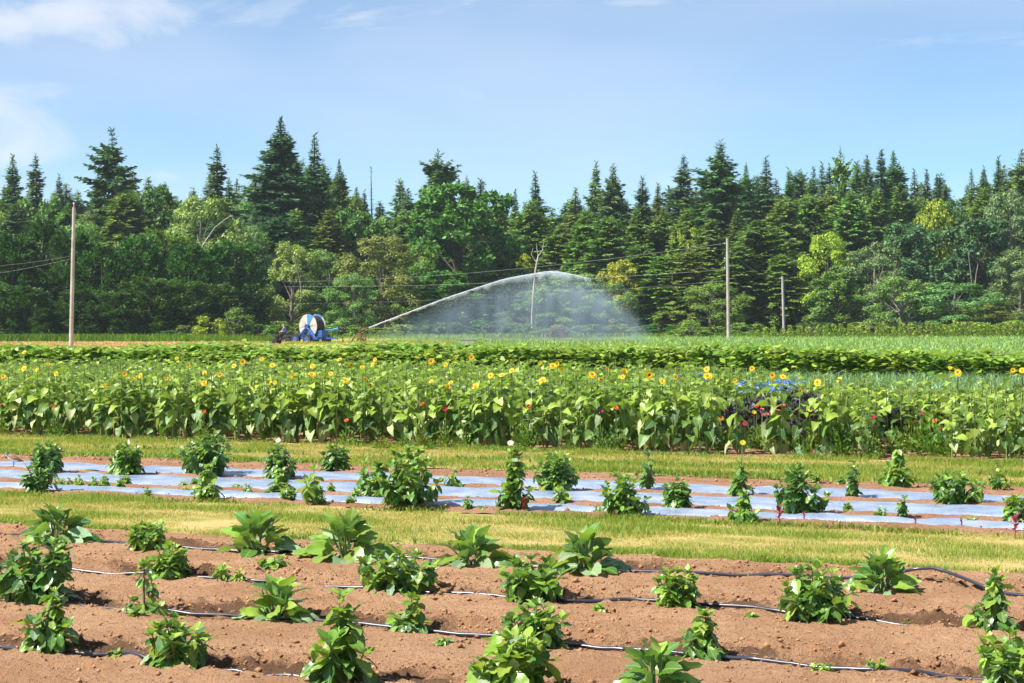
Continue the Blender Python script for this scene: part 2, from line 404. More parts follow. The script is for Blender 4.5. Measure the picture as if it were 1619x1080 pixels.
flat('ground', [(-2500, -300), (2500, -300), (2500, 3000), (-2500, 3000)], -0.06, M['ground'])
flat('forest_floor', [(-160, 205), (160, 215), (160, 520), (-160, 520)], -0.040, M['floor'])
# right-hand and central crop field, pale stubble strip at the left
flat('crop_field', [uv(66, -95), uv(66, 75), (-60, 150), (-18, 160), (10, 205), (130, 235)], -0.030, M['crop_base'])
flat('stubble_strip', [(-62, 134), (-6, 142), (-3, 152), (-8, 168), (-32, 182), (-66, 186)], -0.020, M['stubble'])

# drip lines: pixel traces on the soil
DRIP_PX = [
    [(-160, 836), (0, 852), (140, 864), (285, 877), (345, 881), (480, 888), (600, 893), (740, 900), (900, 910), (1050, 917), (1200, 922), (1380, 927), (1450, 928), (1500, 934), (1545, 943), (1619, 954), (1800, 972)],
    [(-160, 898), (0, 907), (140, 915), (260, 921), (410, 931), (560, 942), (740, 953), (890, 964), (1000, 964), (1130, 972), (1230, 979), (1340, 990), (1420, 999), (1520, 1006), (1619, 1012), (1800, 1024)],
    [(-160, 946), (0, 957), (70, 961), (130, 971), (300, 986), (470, 992), (560, 1002), (650, 1010), (760, 1020), (860, 1030), (980, 1042), (1110, 1052), (1190, 1055), (1290, 1068), (1380, 1078), (1470, 1081), (1619, 1092), (1800, 1110)],
    [(-160, 1028), (0, 1036), (80, 1047), (150, 1050), (190, 1050), (260, 1062), (330, 1068), (400, 1074), (520, 1085), (700, 1103), (900, 1120), (1100, 1140)],
]
DRIP_W = [[ground_at(*p) for p in l] for l in DRIP_PX]
DRIP_UV = [sorted([(to_uv(x, y)[1], to_uv(x, y)[0]) for x, y in l]) for l in DRIP_W]
def drip_u(k, v):
    a = DRIP_UV[k]; return np.interp(v, [p[0] for p in a], [p[1] for p in a])
def soil_h(U, V):
    U = np.asarray(U, float); V = np.asarray(V, float)
    # long tillage ridges along the rows, hollows at the drip lines, crumbly surface
    w = U + 0.05 * fbm(U * 0.6, V * 0.5, 2, 3)
    h = 0.011 * np.sin(w * 38) * (0.6 + 0.6 * fbm(U * 1.2, V * 0.35, 2, 5)) + 0.020 * fbm(U * 0.9, V * 0.3, 3, 9)
    for k in range(4):
        d = U - drip_u(k, V)
        h = h - 0.016 * np.exp(-(d / 0.12) ** 2) + 0.034 * np.exp(-((d - 0.34) / 0.14) ** 2) * (0.7 + 0.6 * fbm(U, V * 0.8, 2, 31 + k)) + 0.012 * np.exp(-((d + 0.3) / 0.15) ** 2)
    rough = 0.5 + 0.6 * np.clip(fbm(U * 0.8, V * 0.4, 3, 21) + 0.3, 0, 1)
    for k in range(4):
        rough = rough + 1.3 * np.exp(-((U - drip_u(k, V) - 0.2) / 0.25) ** 2)
    h = h + rough * (0.028 * fbm(U * 8, V * 4.0, 4, 13) + 0.040 * np.abs(fbm(U * 15, V * 10, 3, 17)))
    return 0.05 + h
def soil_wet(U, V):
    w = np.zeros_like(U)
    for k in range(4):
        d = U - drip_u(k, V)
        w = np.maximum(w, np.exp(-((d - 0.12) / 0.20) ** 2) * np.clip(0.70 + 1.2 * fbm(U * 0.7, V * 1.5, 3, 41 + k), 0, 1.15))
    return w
def soil_z(x, y):
    u, v = to_uv(x, y); return float(soil_h(np.array([u]), np.array([v]))[0])
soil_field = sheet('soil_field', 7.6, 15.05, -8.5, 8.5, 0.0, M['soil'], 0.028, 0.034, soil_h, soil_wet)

def bed_h(amp, s=1.0, seed=51):
    return lambda U, V: amp * (fbm(U * 2.2 * s, V * 1.2 * s, 4, seed) + 0.5 * fbm(U * 14, V * 11, 2, seed + 7))
sheet('turf_strip', 15.0, 18.05, -10, 10, 0.015, M['turf_base'], 0.12, 0.2, bed_h(0.012, 1, 61))
def mulch_h(U, V):
    h = 0.024 * (fbm(U * 2.2, V * 1.2, 4, 71) + 0.6 * fbm(U * 14, V * 11, 2, 78))
    for c, w in ((19.34, 0.17), (20.84, 0.10), (22.3, 0.15), (18.3, 0.14)): h = h + 0.035 * np.exp(-((U - c) / w) ** 2) * (1 + 0.7 * fbm(U * 3, V * 1.6, 3, 75))
    return h
sheet('mulch_bed_soil', 17.95, 23.45, -13, 13, 0.012, M['soil2'], 0.035, 0.06, mulch_h)
sheet('turf_strip', 23.35, 27.2, -15, 15, 0.012, M['turf_base'], 0.15, 0.25, bed_h(0.014, 1, 81))
sheet('flower_bed_soil', 27.15, 41.3, -22, 22, 0.0, M['soil2'], 0.16, 0.25, bed_h(0.04, 1, 91))
sheet('leek_bed_soil', 41.2, 66.5, -40, 40, -0.004, M['crop_base'], 0.6, 1.0, bed_h(0.03, 0.4, 95))

# ------------------------------------------------------------------ plastic mulch films
def film(name, u0, u1, label, seed):
    def h(U, V):
        t = (U - u0) / (u1 - u0)
        prof = 0.040 * np.sin(np.pi * np.clip(t, 0, 1)) ** 0.6 + 0.004
        wr = 0.014 * np.sin(V * 5 + 3 * fbm(U * 2, V, 2, seed)) * fbm(U * 2, V * 0.8, 2, seed + 3) + 0.026 * fbm(U * 4, V * 2.6, 4, seed + 1)
        edge = np.minimum(t, 1 - t) * (u1 - u0)
        sink = -0.05 * np.exp(-(edge / 0.07) ** 2) * (1 + 2.2 * fbm(U * 1.0, V * 1.6, 3, seed + 5))
        return prof + wr + sink
    nu = int((u1 - u0) / 0.035) + 1; V0, V1 = -13.5, 13.5; nv = int((V1 - V0) / 0.06)
    U, V = np.meshgrid(np.linspace(u0, u1, nu), np.linspace(V0, V1, nv), indexing='ij')
    X, Y = uv(U, V); Z = 0.012 + h(U, V)
    I = np.arange(nu * nv).reshape(nu, nv)
    F = np.stack([I[:-1, :-1], I[:-1, 1:], I[1:, 1:], I[1:, :-1]], -1).reshape(-1, 4)[:, ::-1]
    o = ob(name, np_mesh(name, np.stack([X, Y, Z], -1).reshape(-1, 3), F, M['film'], smooth=True))
    return tag(o, label, 'mulch film', 'plastic mulch sheets over the raised beds')
film('mulch_film', 18.50, 19.14, 'narrow silvery plastic mulch sheet on the bed edge beside the mown grass strip', 101)
film('mulch_film', 19.52, 20.72, 'wide silvery plastic mulch sheet on the middle of three raised beds', 111)
film('mulch_film', 20.98, 22.08, 'silvery plastic mulch sheet on the bed facing the sunflower block', 121)

# ------------------------------------------------------------------ drip hoses
HOSE_LABEL = ['black drip hose in the row by the grass, one end lifted off the soil',
              'black drip hose through the second dahlia row from the grass strip',
              'black drip hose through the third dahlia row from the grass strip',
              'half-buried black drip hose through the dahlia row farthest from the grass strip']
for k, l in enumerate(DRIP_W):
    mb = MB(); pts = []
    vv = np.linspace(DRIP_UV[k][0][0], DRIP_UV[k][-1][0], 220)
    hz = soil_h(drip_u(k, vv), vv); hz = np.convolve(np.pad(hz, 4, mode='edge'), np.ones(9) / 9, 'valid')
    for i, v in enumerate(vv):
        u = float(drip_u(k, v)) + 0.02 * float(noise2(v * 0.8, k)); x, y = uv(u, v)
        z = hz[i] + 0.014 + 0.014 * float(noise2(v * 0.9, 5.5 + k))
        if k == 0:
            px = W_PX / 2 + x / y * F_PX
            z += 0.10 * max(0, 1 - abs(px - 1480) / 90) ** 0.7 if abs(px - 1480) < 90 else 0
        pts.append((x, y, z))
    mb.tube(pts, 0.0125, 8)
    tag(ob('drip_hose', mb.mesh('drip_hose', M['hose'])), HOSE_LABEL[k], 'hose')

# ------------------------------------------------------------------ clods and straw on the soil
def octa_cloud(P, S, seed=3, squash=0.7):
    r = np.random.default_rng(seed); n = len(P)
    base = np.array([(1, 0, 0), (-1, 0, 0), (0, 1, 0), (0, -1, 0), (0, 0, 1), (0, 0, -1)], float)
    V = base[None] * r.uniform(0.6, 1.25, (n, 6, 1)) + r.normal(0, 0.18, (n, 6, 3)); V[:, :, 2] *= squash
    a = r.uniform(0, 6.28, n); c, s = np.cos(a)[:, None], np.sin(a)[:, None]
    V = np.stack([V[..., 0] * c - V[..., 1] * s, V[..., 0] * s + V[..., 1] * c, V[..., 2]], -1) * S[:, None, None] + P[:, None]
    f = np.array([(0, 2, 4), (2, 1, 4), (1, 3, 4), (3, 0, 4), (2, 0, 5), (1, 2, 5), (3, 1, 5), (0, 3, 5)])
    F = (f[None] + (np.arange(n) * 6)[:, None, None]).reshape(-1, 3)
    return V.reshape(-1, 3), F
n = 34000
U = nrg.uniform(8.0, 15.0, n); V = nrg.uniform(-6.5, 6.5, n)
sel = nrg.random(n) < 0.6
for i in np.where(sel)[0]:
    k = i % 4; U[i] = float(drip_u(k, V[i])) + nrg.normal(0.22, 0.2)
X, Y = uv(U, V); S = np.clip(nrg.lognormal(-5.15, 0.62, n), 0.002, 0.030)
Vc, Fc = octa_cloud(np.stack([X, Y, soil_h(U, V) + S * 0.25], -1), S)
tag(ob('soil_clods', np_mesh('soil_clods', Vc, Fc, M['clod'])), 'loose crumbs and clods of brown soil over the tilled field', 'soil', kind='stuff')
n = 5000
U = nrg.uniform(18.0, 23.4, n); V = nrg.uniform(-10, 10, n)
keep = ~(((U > 18.6) & (U < 19.15)) | ((U > 19.6) & (U < 20.72)) | ((U > 21.08) & (U < 22.12)))
U, V = U[keep], V[keep]; X, Y = uv(U, V); S = np.clip(nrg.lognormal(-4.6, 0.6, len(U)), 0.004, 0.05)
Vc, Fc = octa_cloud(np.stack([X, Y, np.full(len(U), 0.03)], -1), S, 5)
tag(ob('soil_clods', np_mesh('soil_clods', Vc, Fc, M['clod'])), 'crumbs of soil lying between the plastic mulch sheets', 'soil', kind='stuff')
n = 500
U = nrg.uniform(8.2, 15.0, n); V = nrg.uniform(-6, 6, n); X, Y = uv(U, V)
mb = MB()
for i in range(n):
    a = nrg.uniform(0, 3.14); l = nrg.uniform(0.015, 0.06); z = soil_z(X[i], Y[i]) + 0.008
    d = Vector((math.cos(a), math.sin(a), nrg.uniform(-0.15, 0.15))) * l
    mb.tube([(X[i], Y[i], z), (X[i] + d.x, Y[i] + d.y, z + d.z * 0.5 + 0.004)], 0.0014, 3, cap=False)
tag(ob('straw_bits', mb.mesh('straw_bits', M['straw'])), 'dry straw bits scattered over the tilled soil', 'straw', kind='stuff')

# ------------------------------------------------------------------ grass
def blades(X, Y, Z, h, w, lean, seed, seg2=False):
    r = np.random.default_rng(seed); n = len(X)
    a = r.uniform(0, 6.283, n); b = r.uniform(0, 6.283, n); ln = np.abs(r.normal(0, 1, n)) * lean
    side = np.stack([np.cos(a), np.sin(a), np.zeros(n)], -1) * (w / 2)[:, None]
    tip = np.stack([np.cos(b) * ln * h, np.sin(b) * ln * h, h], -1)
    P = np.stack([X, Y, Z], -1)
    if not seg2:
        V = np.stack([P - side, P + side, P + tip], 1).reshape(-1, 3); return V, np.arange(3 * n).reshape(n, 3)
    mid = tip * 0.55; mid[:, 2] = h * 0.72; tip[:, 2] = h * r.uniform(0.75, 1.0, n); tip[:, :2] *= 1.5
    V = np.stack([P - side, P + side, P + mid + side * 0.8, P + mid - side * 0.8, P + tip], 1)
    F = (np.array([(0, 1, 2), (0, 2, 3), (3, 2, 4)])[None] + (np.arange(n) * 5)[:, None, None]).reshape(-1, 3)
    return V.reshape(-1, 3), F
def grass_strip(name, u0, u1, v0, v1, n, h0, h1, wid, label, seed, wet_edges=True):
    r = np.random.default_rng(seed)
    U = r.uniform(u0 - 0.22, u1 + 0.22, n); V = r.uniform(v0, v1, n)
    t = (U - u0) / (u1 - u0); e = np.minimum(t, 1 - t) * 2
    keep = r.random(n) < np.clip((e + 0.08 + 0.42 * fbm(U * 2, V * 1.7, 3, seed)) * 5, 0.0, 1) * np.clip(0.85 + 0.5 * fbm(U * 1.5, V * 0.9, 3, seed + 1), 0.3, 1)
    U, V, e = U[keep], V[keep], e[keep]; n = len(U); X, Y = uv(U, V)
    g = fbm(U * 1.9, V * 0.9, 4, seed + 2) * 1.25 + 0.65 * np.exp(-(e / 0.22) ** 2) * (1 if wet_edges else 0.3)
    green = r.random(n) < np.clip(0.36 + 1.25 * g, 0.05, 0.96)
    h = (r.uniform(h0, h1, n)) * (1 + 1.3 * np.clip(g, -0.4, 1.2))
    Vb, Fb = blades(X, Y, np.full(n, 0.012), h, np.full(n, wid) * r.uniform(0.6, 1.3, n), 0.65, seed)
    o = ob(name, np_mesh(name, Vb, Fb, [M['grass_g'], M['grass_y']], (~green).astype(int)))
    return tag(o, label, 'grass', kind='stuff')
grass_strip('grass', 15.05, 18.0, -9, 9, 260000, 0.016, 0.042, 0.007, 'mown yellowing grass strip between the tilled soil and the plastic mulch beds', 201)
grass_strip('grass', 23.4, 27.1, -13, 13, 220000, 0.022, 0.05, 0.010, 'mown dry grass strip along the foot of the sunflower block', 202)

def crop_rows(name, pts_fn, n, h0, h1, wid, mats, label, seed, cat='crop', lean=0.45, mi=None):
    r = np.random.default_rng(seed); X, Y = pts_fn(r, n); n = len(X)
    Vb, Fb = blades(X, Y, np.full(n, -0.03), r.uniform(h0, h1, n), np.full(n, wid) * r.uniform(0.6, 1.3, n), lean, seed, True)
    m = None
    if mi is not None: m = np.repeat((r.random(n) < mi).astype(int), 3)
    return tag(ob(name, np_mesh(name, Vb, Fb, mats, m)), label, cat, kind='stuff')
def row_pts(u0, u1, v0, v1, step, jit, ymin=0, ymax=999, xr=0.31):
    def f(r, n):
        k = np.floor(r.uniform(0, (u1 - u0) / step, n)); U = u0 + k * step + r.normal(0, jit, n); V = r.uniform(v0, v1, n)
        X, Y = uv(U, V); ok = (np.abs(X) < xr * Y) & (Y > ymin) & (Y < ymax); return X[ok], Y[ok]
    return f
crop_rows('leek_rows', row_pts(41.5, 58, -22, 22, 0.85, 0.10), 60000, 0.35, 0.68, 0.020, [M['leek'], M['weed']], 'blue-green upright leek leaves in rows behind the sunflower block', 301, mi=0.25)
crop_rows('low_weeds', row_pts(36.0, 41.5, -22, -4, 0.3, 0.1), 9000, 0.35, 0.75, 0.03, [M['weed'], M['grass_y']], 'bright green weeds and herbs behind the sunflowers', 302, mi=0.15)
def edge_pts(us, jit):
    def f(r, n):
        U = r.choice(us, n) + r.normal(0, jit, n); V = r.uniform(-11, 11, n); ok = fbm(U * 3, V * 1.4, 3, 88) > 0.02; return uv(U[ok], V[ok])
    return f
crop_rows('edge_weeds', edge_pts([15.12, 15.25, 17.95], 0.09), 26000, 0.05, 0.13, 0.014, [M['weed'], M['grass_g']], 'low green weeds along the edges of the grass strip beside the tilled soil', 307, 'weeds', lean=0.7, mi=0.4)
crop_rows('edge_weeds', edge_pts([23.5, 23.7, 26.9, 25.0], 0.12), 26000, 0.06, 0.15, 0.016, [M['weed'], M['grass_g']], 'low green weeds in the grass strip at the sunflowers', 308, 'weeds', lean=0.7, mi=0.4)
def far_field(r, n):
    Y = r.uniform(76, 232, n); X = r.uniform(-0.08, 0.31, n) * Y
    k = np.round((0.38 * X + 0.925 * Y) / 1.1) * 1.1 + r.normal(0, 0.16, n); u, v = to_uv(X, Y); X, Y = uv(k, v)
    ok = (Y < 178 + 0.55 * np.abs(X) + 28 * (X > 8)) & (X > -2 - 0.02 * (Y - 80)); return X[ok], Y[ok]
crop_rows('field_crop', far_field, 90000, 0.3, 0.62, 0.055, [M['crop'], M['leek']], 'bright green leafy field crop in rows running to the forest', 303, mi=0.3)
def mid_strip(r, n):
    Y = r.uniform(78, 205, n); X = r.uniform(-0.12, 0.06, n) * Y; return X, Y
crop_rows('field_crop', mid_strip, 26000, 0.25, 0.5, 0.05, [M['crop'], M['grass_y']], 'pale green low crop in the wetted field under the water spray', 304, mi=0.2)
def stub(r, n):
    Y = r.uniform(140, 184, n); X = r.uniform(-0.30, -0.06, n) * Y; ok = (Y > 143 + 0.02 * np.abs(X)); return X[ok], Y[ok]
crop_rows('stubble', stub, 22000, 0.08, 0.2, 0.05, [M['straw'], M['grass_y']], 'short golden stubble on the strip in front of the dark hedge trees', 305, 'stubble', mi=0.4)
def verge(r, n):
    t = r.random(n); X = -68 + t * 175; Y = np.where(X < -3, 190 + r.uniform(0, 8, n), 206 + r.uniform(0, 12, n) + 0.12 * np.abs(X))
    return X, Y
crop_rows('tall_grass', verge, 30000, 0.3, 0.95, 0.09, [M['weed'], M['grass_g']], 'tall rough grass verge along the foot of the forest', 306, 'grass', mi=0.3, lean=0.3)

# ------------------------------------------------------------------ trees
def diamonds(C, D, S, l, w, lift=0.0):
    n = len(C); l = l[:, None]; w = w[:, None]
    N = np.cross(D, S)
    V = np.stack([C, C + D * l * 0.45 + S * w / 2 + N * lift * w, C + D * l, C + D * l * 0.45 - S * w / 2 + N * lift * w], 1).reshape(-1, 3)
    return V, np.arange(4 * n).reshape(n, 4)
def unit(a): return a / np.maximum(np.linalg.norm(a, axis=-1, keepdims=True), 1e-9)

def conifer(seed, H=30.0, R=4.6, step=0.52, nb=6, irreg=0.25, power=0.85, z0=0.04, droop=0.25, dens=1.0, spray=1.05):
    r = np.random.default_rng(seed); C, D, S, L, W = [], [], [], [], []
    limbs = []; z = H * z0
    side_bias = r.uniform(0.75, 1.2, 8)
    gap = 1.0
    while z < H * 0.985:
        t = 1 - z / H
        gap = np.clip(gap + r.normal(0, irreg * 0.5), 0.55, 1.2)
        k = max(3, int(nb * (0.6 + 0.6 * min(1, t * 3)) + r.uniform(-1, 1)))
        a0 = r.uniform(0, 6.28)
        for i in range(k):
            a = a0 + 6.283 * i / k + r.normal(0, 0.25)
            Lb = R * (t ** power) * (1 - 0.30 * max(0, (t - 0.7) / 0.3)) * gap * side_bias[int(a / 6.283 * 8) % 8] * r.uniform(1 - irreg * 1.7, 1 + irreg * 1.1) + 0.10
            if Lb < 0.2: continue
            el0 = 0.75 - 1.15 * min(1, t * 1.6) + r.normal(0, 0.12)
            m = max(2, int(Lb / 0.26 * dens))
            s = (np.arange(m) + r.uniform(0.2, 1, m)) / m
            out = np.array([math.cos(a), math.sin(a), 0]); lat = np.array([-math.sin(a), math.cos(a), 0])
            zz = z + Lb * (s * math.sin(el0) - droop * s ** 2 * t + 0.22 * droop * s ** 4)
            P = out[None] * (Lb * s * math.cos(el0))[:, None]; P[:, 2] = zz
            if Lb > 1.2: limbs.append((a, z, Lb, el0, t))
            wdt = spray * (0.40 + 0.75 * (1 - s)) * (0.45 + 0.55 * min(1, Lb / 2.2)) * (0.42 + 0.58 * min(1, t * 7))
            for sgn in (-1, 1, 0, -1, 1):
                d = out[None] * r.uniform(0.5, 1.0, (m, 1)) + lat[None] * (sgn * r.uniform(0.5, 1.1, (m, 1))) + np.array([0, 0, 1]) * r.uniform(-0.75, 0.2, (m, 1))
                d = unit(d); sd = unit(np.cross(d, np.array([0, 0, 0.8]) + out[None] * 0.7 + r.normal(0, 0.55, (m, 3))))
                C.append(P + r.normal(0, 0.07, (m, 3))); D.append(d); S.append(sd)
                L.append(wdt * r.uniform(0.75, 1.35, m)); W.append(wdt * r.uniform(0.38, 0.62, m))
        z += step * (0.55 + 0.7 * t) * r.uniform(0.6, 1.5)
    # leader
    m = 8; zz = np.linspace(H * 0.965, H, m)
    C.append(np.stack([np.zeros(m), np.zeros(m), zz - 0.3], -1)); D.append(unit(np.stack([r.normal(0, .35, m), r.normal(0, .35, m), np.ones(m)], -1)))
    S.append(unit(np.stack([r.normal(0, 1, m), r.normal(0, 1, m), np.zeros(m)], -1))); L.append(np.full(m, 0.7)); W.append(np.full(m, 0.16))
    V, F = diamonds(np.concatenate(C), np.concatenate(D), np.concatenate(S), np.concatenate(L), np.concatenate(W), 0.12)
    crown = np_mesh('crown', V, F, M['tree'])
    mb = MB(); mb.tube([(0, 0, -0.3), (0, 0, H * 0.3), (0, 0, H * 0.7), (0, 0, H * 0.98)], [0.40, 0.30, 0.16, 0.03], 7)
    for i, (a, z, Lb, el, t) in enumerate(limbs):
        if i % 3: continue
        p = [(math.cos(a) * Lb * s * math.cos(el), math.sin(a) * Lb * s * math.cos(el), z + Lb * (s * math.sin(el) - droop * s * s * t)) for s in (0, 0.45, 0.9)]
        mb.tube(p, [0.07, 0.045, 0.015], 3, cap=False)
    return crown, mb.mesh('trunk', M['bark']), H, 2 * R
def cedar(seed, H=15.0, R=4.2, n=120, per=80, shape=0.55):
    """dense flame-tipped cypress or cedar"""
    r = np.random.default_rng(seed); C, D, S, L, W = [], [], [], [], []
    for i in range(n):
        t = 1 - (r.random() ** 0.75) * 0.97; z = H * (1 - t) ; a = r.uniform(0, 6.283)
        rad = R * min(1.0, (t ** shape) * 1.05) * (1 - 0.25 * max(0, (t - 0.75) / 0.25)) * r.uniform(0.72, 1.06)
        out = np.array([math.cos(a), math.sin(a), 0.0]); c = out * rad * 0.86 + np.array([0, 0, z])
        ax = unit(out * r.uniform(0.35, 0.8) + np.array([0, 0, r.uniform(0.3, 1.0)]))
        ln = r.uniform(1.2, 2.8) * (0.55 + 0.45 * min(1, t * 2)); m = int(per * r.uniform(0.7, 1.2)); s = r.random(m)
        spread = (1 - s) ** 0.7 * 0.62 * r.uniform(0.8, 1.2)
        off = r.normal(0, 1, (m, 3)) * spread[:, None] * 0.6
        C.append(c + ax[None] * (s * ln)[:, None] + off); d = unit(ax[None] + r.normal(0, 0.38, (m, 3)) + off * 0.5); D.append(d)
        S.append(unit(np.cross(d, r.normal(0, 1, (m, 3))))); L.append(r.uniform(0.35, 0.75, m)); W.append(r.uniform(0.13, 0.26, m))
    V, F = diamonds(np.concatenate(C), np.concatenate(D), np.concatenate(S), np.concatenate(L), np.concatenate(W), 0.1)
    mb = MB(); mb.tube([(0, 0, -0.3), (0, 0, H * 0.5), (0, 0, H * 0.93)], [0.35, 0.2, 0.03], 7)
    for i in range(16):
        a = r.uniform(0, 6.283); z = H * r.uniform(0.06, 0.6); q = R * (1 - z / H) * 0.8
        mb.tube([(0, 0, z), (math.cos(a) * q, math.sin(a) * q, z + q * 0.5)], [0.07, 0.02], 3, cap=False)
    return np_mesh('crown', V, F, M['tree']), mb.mesh('trunk', M['bark']), H, 2 * R
def broadleaf(seed, H=20.0, R=6.5, n=80, per=110, leaf=0.42, droop=0.0, z0=0.12, airy=0.0, pale=False, cs=1.0):
    """crown of uneven boughs, each a cluster of leafy tufts with gaps between them"""
    r = np.random.default_rng(seed); C, D, S, L, W = [], [], [], [], []; tips = []
    nl = max(8, n // 7)
    for i in range(nl):
        t = (i + r.random()) / nl; z = H * (z0 + (0.90 - z0) * t)
        prof = math.sin(math.pi * (0.18 + 0.78 * t) ** 1.05) ** 0.6
        a = i * 2.4 + r.uniform(-0.5, 0.5); rr = R * prof * r.uniform(0.45, 0.82)
        lc = np.array([math.cos(a) * rr, math.sin(a) * rr, z]); lr = R * r.uniform(0.26, 0.42) * (1 - 0.25 * t); tips.append((lc, lr))
        for k in range(7):
            o = unit(r.normal(0, 1, 3) + unit(lc * np.array([1, 1, 0]) + 1e-6) * 0.7 + np.array([0, 0, 0.35])); c = lc + o * lr * r.uniform(0.55, 1.0) * np.array([1, 1, 0.8])
            cr = lr * r.uniform(0.32, 0.58)
            m = int(per * r.uniform(0.7, 1.3) * (1 - 0.35 * airy))
            dirs = unit(r.normal(0, 1, (m, 3)) + o * 0.45 + np.array([0, 0, 0.30])); rad = cr * r.uniform(0.35, 1.1, m) ** 0.6
            pos = c + dirs * rad[:, None] * np.array([1.1, 1.1, 0.8]); pos[:, 2] -= droop * cr * r.random(m) * 0.9
            d = unit(dirs * 0.6 + r.normal(0, 0.6, (m, 3)) + np.array([0, 0, -0.35 - droop])); C.append(pos); D.append(d)
            nrm = unit(dirs + o * 0.6 + np.array([0, 0, 0.45]) + r.normal(0, 0.38, (m, 3)))
            S.append(unit(np.cross(d, nrm))); L.append(leaf * r.uniform(0.7, 1.35, m)); W.append(leaf * r.uniform(0.5, 0.95, m) * (0.65 if droop else 1))
    V, F = diamonds(np.concatenate(C), np.concatenate(D), np.concatenate(S), np.concatenate(L), np.concatenate(W), 0.12)
    mb = MB(); mb.tube([(0, 0, -0.3), (0.2, 0.1, H * 0.3), (-0.1, 0.2, H * 0.6), (0, 0, H * 0.85)], [0.42, 0.3, 0.18, 0.04], 7)
    for i, (c, cr) in enumerate(tips):
        b = np.array([0, 0, max(H * 0.08, c[2] * 0.55)]); q = (b + c) / 2 + r.normal(0, 0.3, 3)
        mb.tube([b, q, c], [0.12, 0.06, 0.015], 4, cap=False)
    return np_mesh('crown', V, F, M['tree']), mb.mesh('trunk', M['bark_mid'] if pale else M['bark']), H, 2 * R

KIND = {
    'fir': [conifer(401 + i, irreg=0.30 + 0.04 * i, power=(0.80, 0.88, 0.72, 0.82)[i], R=(4.6, 4.0, 5.0, 4.4)[i]) for i in range(4)],
    'wild': [conifer(431, irreg=0.5, nb=4, step=0.85, power=0.62, R=5.5, dens=1.0, spray=1.2, droop=-0.15), conifer(432, irreg=0.55, nb=4, step=0.8, power=0.5, R=5.2, spray=1.25, droop=0.0)],
    'spire': [conifer(441 + i, irreg=0.32, R=3.4, power=0.80, step=0.45, nb=6, spray=0.85) for i in range(3)],
    'thin': [conifer(451, irreg=0.4, R=2.6, power=0.9, step=0.9, nb=4, dens=0.5, spray=0.5)],
    'drape': [conifer(455 + i, irreg=0.16, R=4.6, power=0.5, step=0.5, nb=6, droop=0.6, spray=1.15) for i in range(3)],
    'cedar': [cedar(461 + i) for i in range(4)],
    'maple': [broadleaf(471 + i, n=170, per=95, leaf=0.52) for i in range(3)],
    'willow': [broadleaf(481 + i, n=190, per=95, leaf=0.42, droop=0.5, airy=0.35, pale=True, R=6.0, z0=0.05) for i in range(3)],
    'shrub': [broadleaf(491 + i, H=3.0, R=1.7, n=84, per=45, leaf=0.17, z0=0.02, airy=0.6) for i in range(2)],
}
GREEN = dict(fir=(0.078, 0.160, 0.056), fir2=(0.135, 0.215, 0.052), cedar=(0.055, 0.130, 0.028), cedarl=(0.13, 0.23, 0.04), maple=(0.070, 0.165, 0.032), willow=(0.145, 0.235, 0.065),
             birch=(0.20, 0.28, 0.085), lime=(0.28, 0.36, 0.035), drape=(0.15, 0.235, 0.042), grey=(0.14, 0.215, 0.085), blue=(0.060, 0.145, 0.055), olive=(0.145, 0.215, 0.042))
trng = random.Random(99)
def tree(kind, px, top, wpx, Y, col, label, group=None, name=None, lean=0.0, var=None):
    v = KIND[kind]; i = trng.randrange(len(v)) if var is None else var % len(v)
    crown, trunk, H, Wd = v[i]
    hgt = CAM_H - (top - HORIZON) / F_PX * Y; wid = wpx * {'fir': 1.55, 'spire': 1.95, 'thin': 1.2, 'wild': 1.2, 'drape': 1.3, 'cedar': 1.1, 'willow': 1.1}.get(kind, 1.0) / F_PX * Y
    nm = name or {'fir': 'fir_tree', 'wild': 'fir_tree', 'spire': 'fir_tree', 'thin': 'fir_tree', 'drape': 'cedar_tree', 'cedar': 'cypress_tree', 'maple': 'maple_tree', 'willow': 'willow_tree', 'shrub': 'shrub'}[kind]
    x = (px - W_PX / 2) / F_PX * Y
    e = empty(nm, (x, Y, -0.04), label, 'shrub' if kind == 'shrub' else 'tree', group, trng.uniform(0, 6.28))
    e.scale = (wid / Wd, wid / Wd, hgt / H); e.rotation_euler.y = lean + trng.gauss(0, 0.02); e.rotation_euler.x = trng.gauss(0, 0.015)
    for nmx, me in (('trunk', trunk), ('crown', crown)):
        o = part(nmx, me, e)
        j = [trng.uniform(0.92, 1.22) for _ in range(3)]; o.color = (*[c * q for c, q in zip(GREEN[col], j)], 1)
    return e
MARKS = [(-40, 'past the tall bare pole'), (113, 'behind the tall bare pole'), (178, 'beside the ragged long-limbed fir'), (250, 'above the middle of the cypress hedge'), (330, 'by the pale white-limbed birch'), (440, 'beside the tallest dark fir'), (520, 'behind the blue hose reel'), (575, 'behind the sprinkler cart'), (650, 'beside the large round maple'), (760, 'between the round maple and the snag'),
         (845, 'behind the bare white snag'), (905, 'over the crest of the water spray'), (970, 'over the tail of the water spray'), (1050, 'between spray and wired pole'), (1150, 'behind the wired utility pole'), (1238, 'behind the short guyed pole'), (1310, 'behind the yellowish broadleaf tree'), (1390, 'behind the grey many-trunked willow'), (1450, 'behind the dark bluish maple'), (1500, 'by the lime-green broadleaf crown'), (1560, 'behind the big dark maple'), (1640, 'at the forest end by the grey willow')]
TONE = dict(fir='dark green', fir2='mid-green', drape='yellowish-green', blue='bluish', olive='olive', grey='greyish', cedar='dark', cedarl='lighter green')
def place(px): return min(MARKS, key=lambda q: abs(q[0] - px))[1]
SKY = 'firs along the skyline of the forest'
def skyline(l):
    for (k, px, top, w, Y, c, lab) in l:
        tree(k, px, top, w, Y, c, lab or f'{TONE[c]} {"slim" if k in ("spire", "thin") else "broad"} fir top on the skyline {place(px)}', None if lab else SKY)
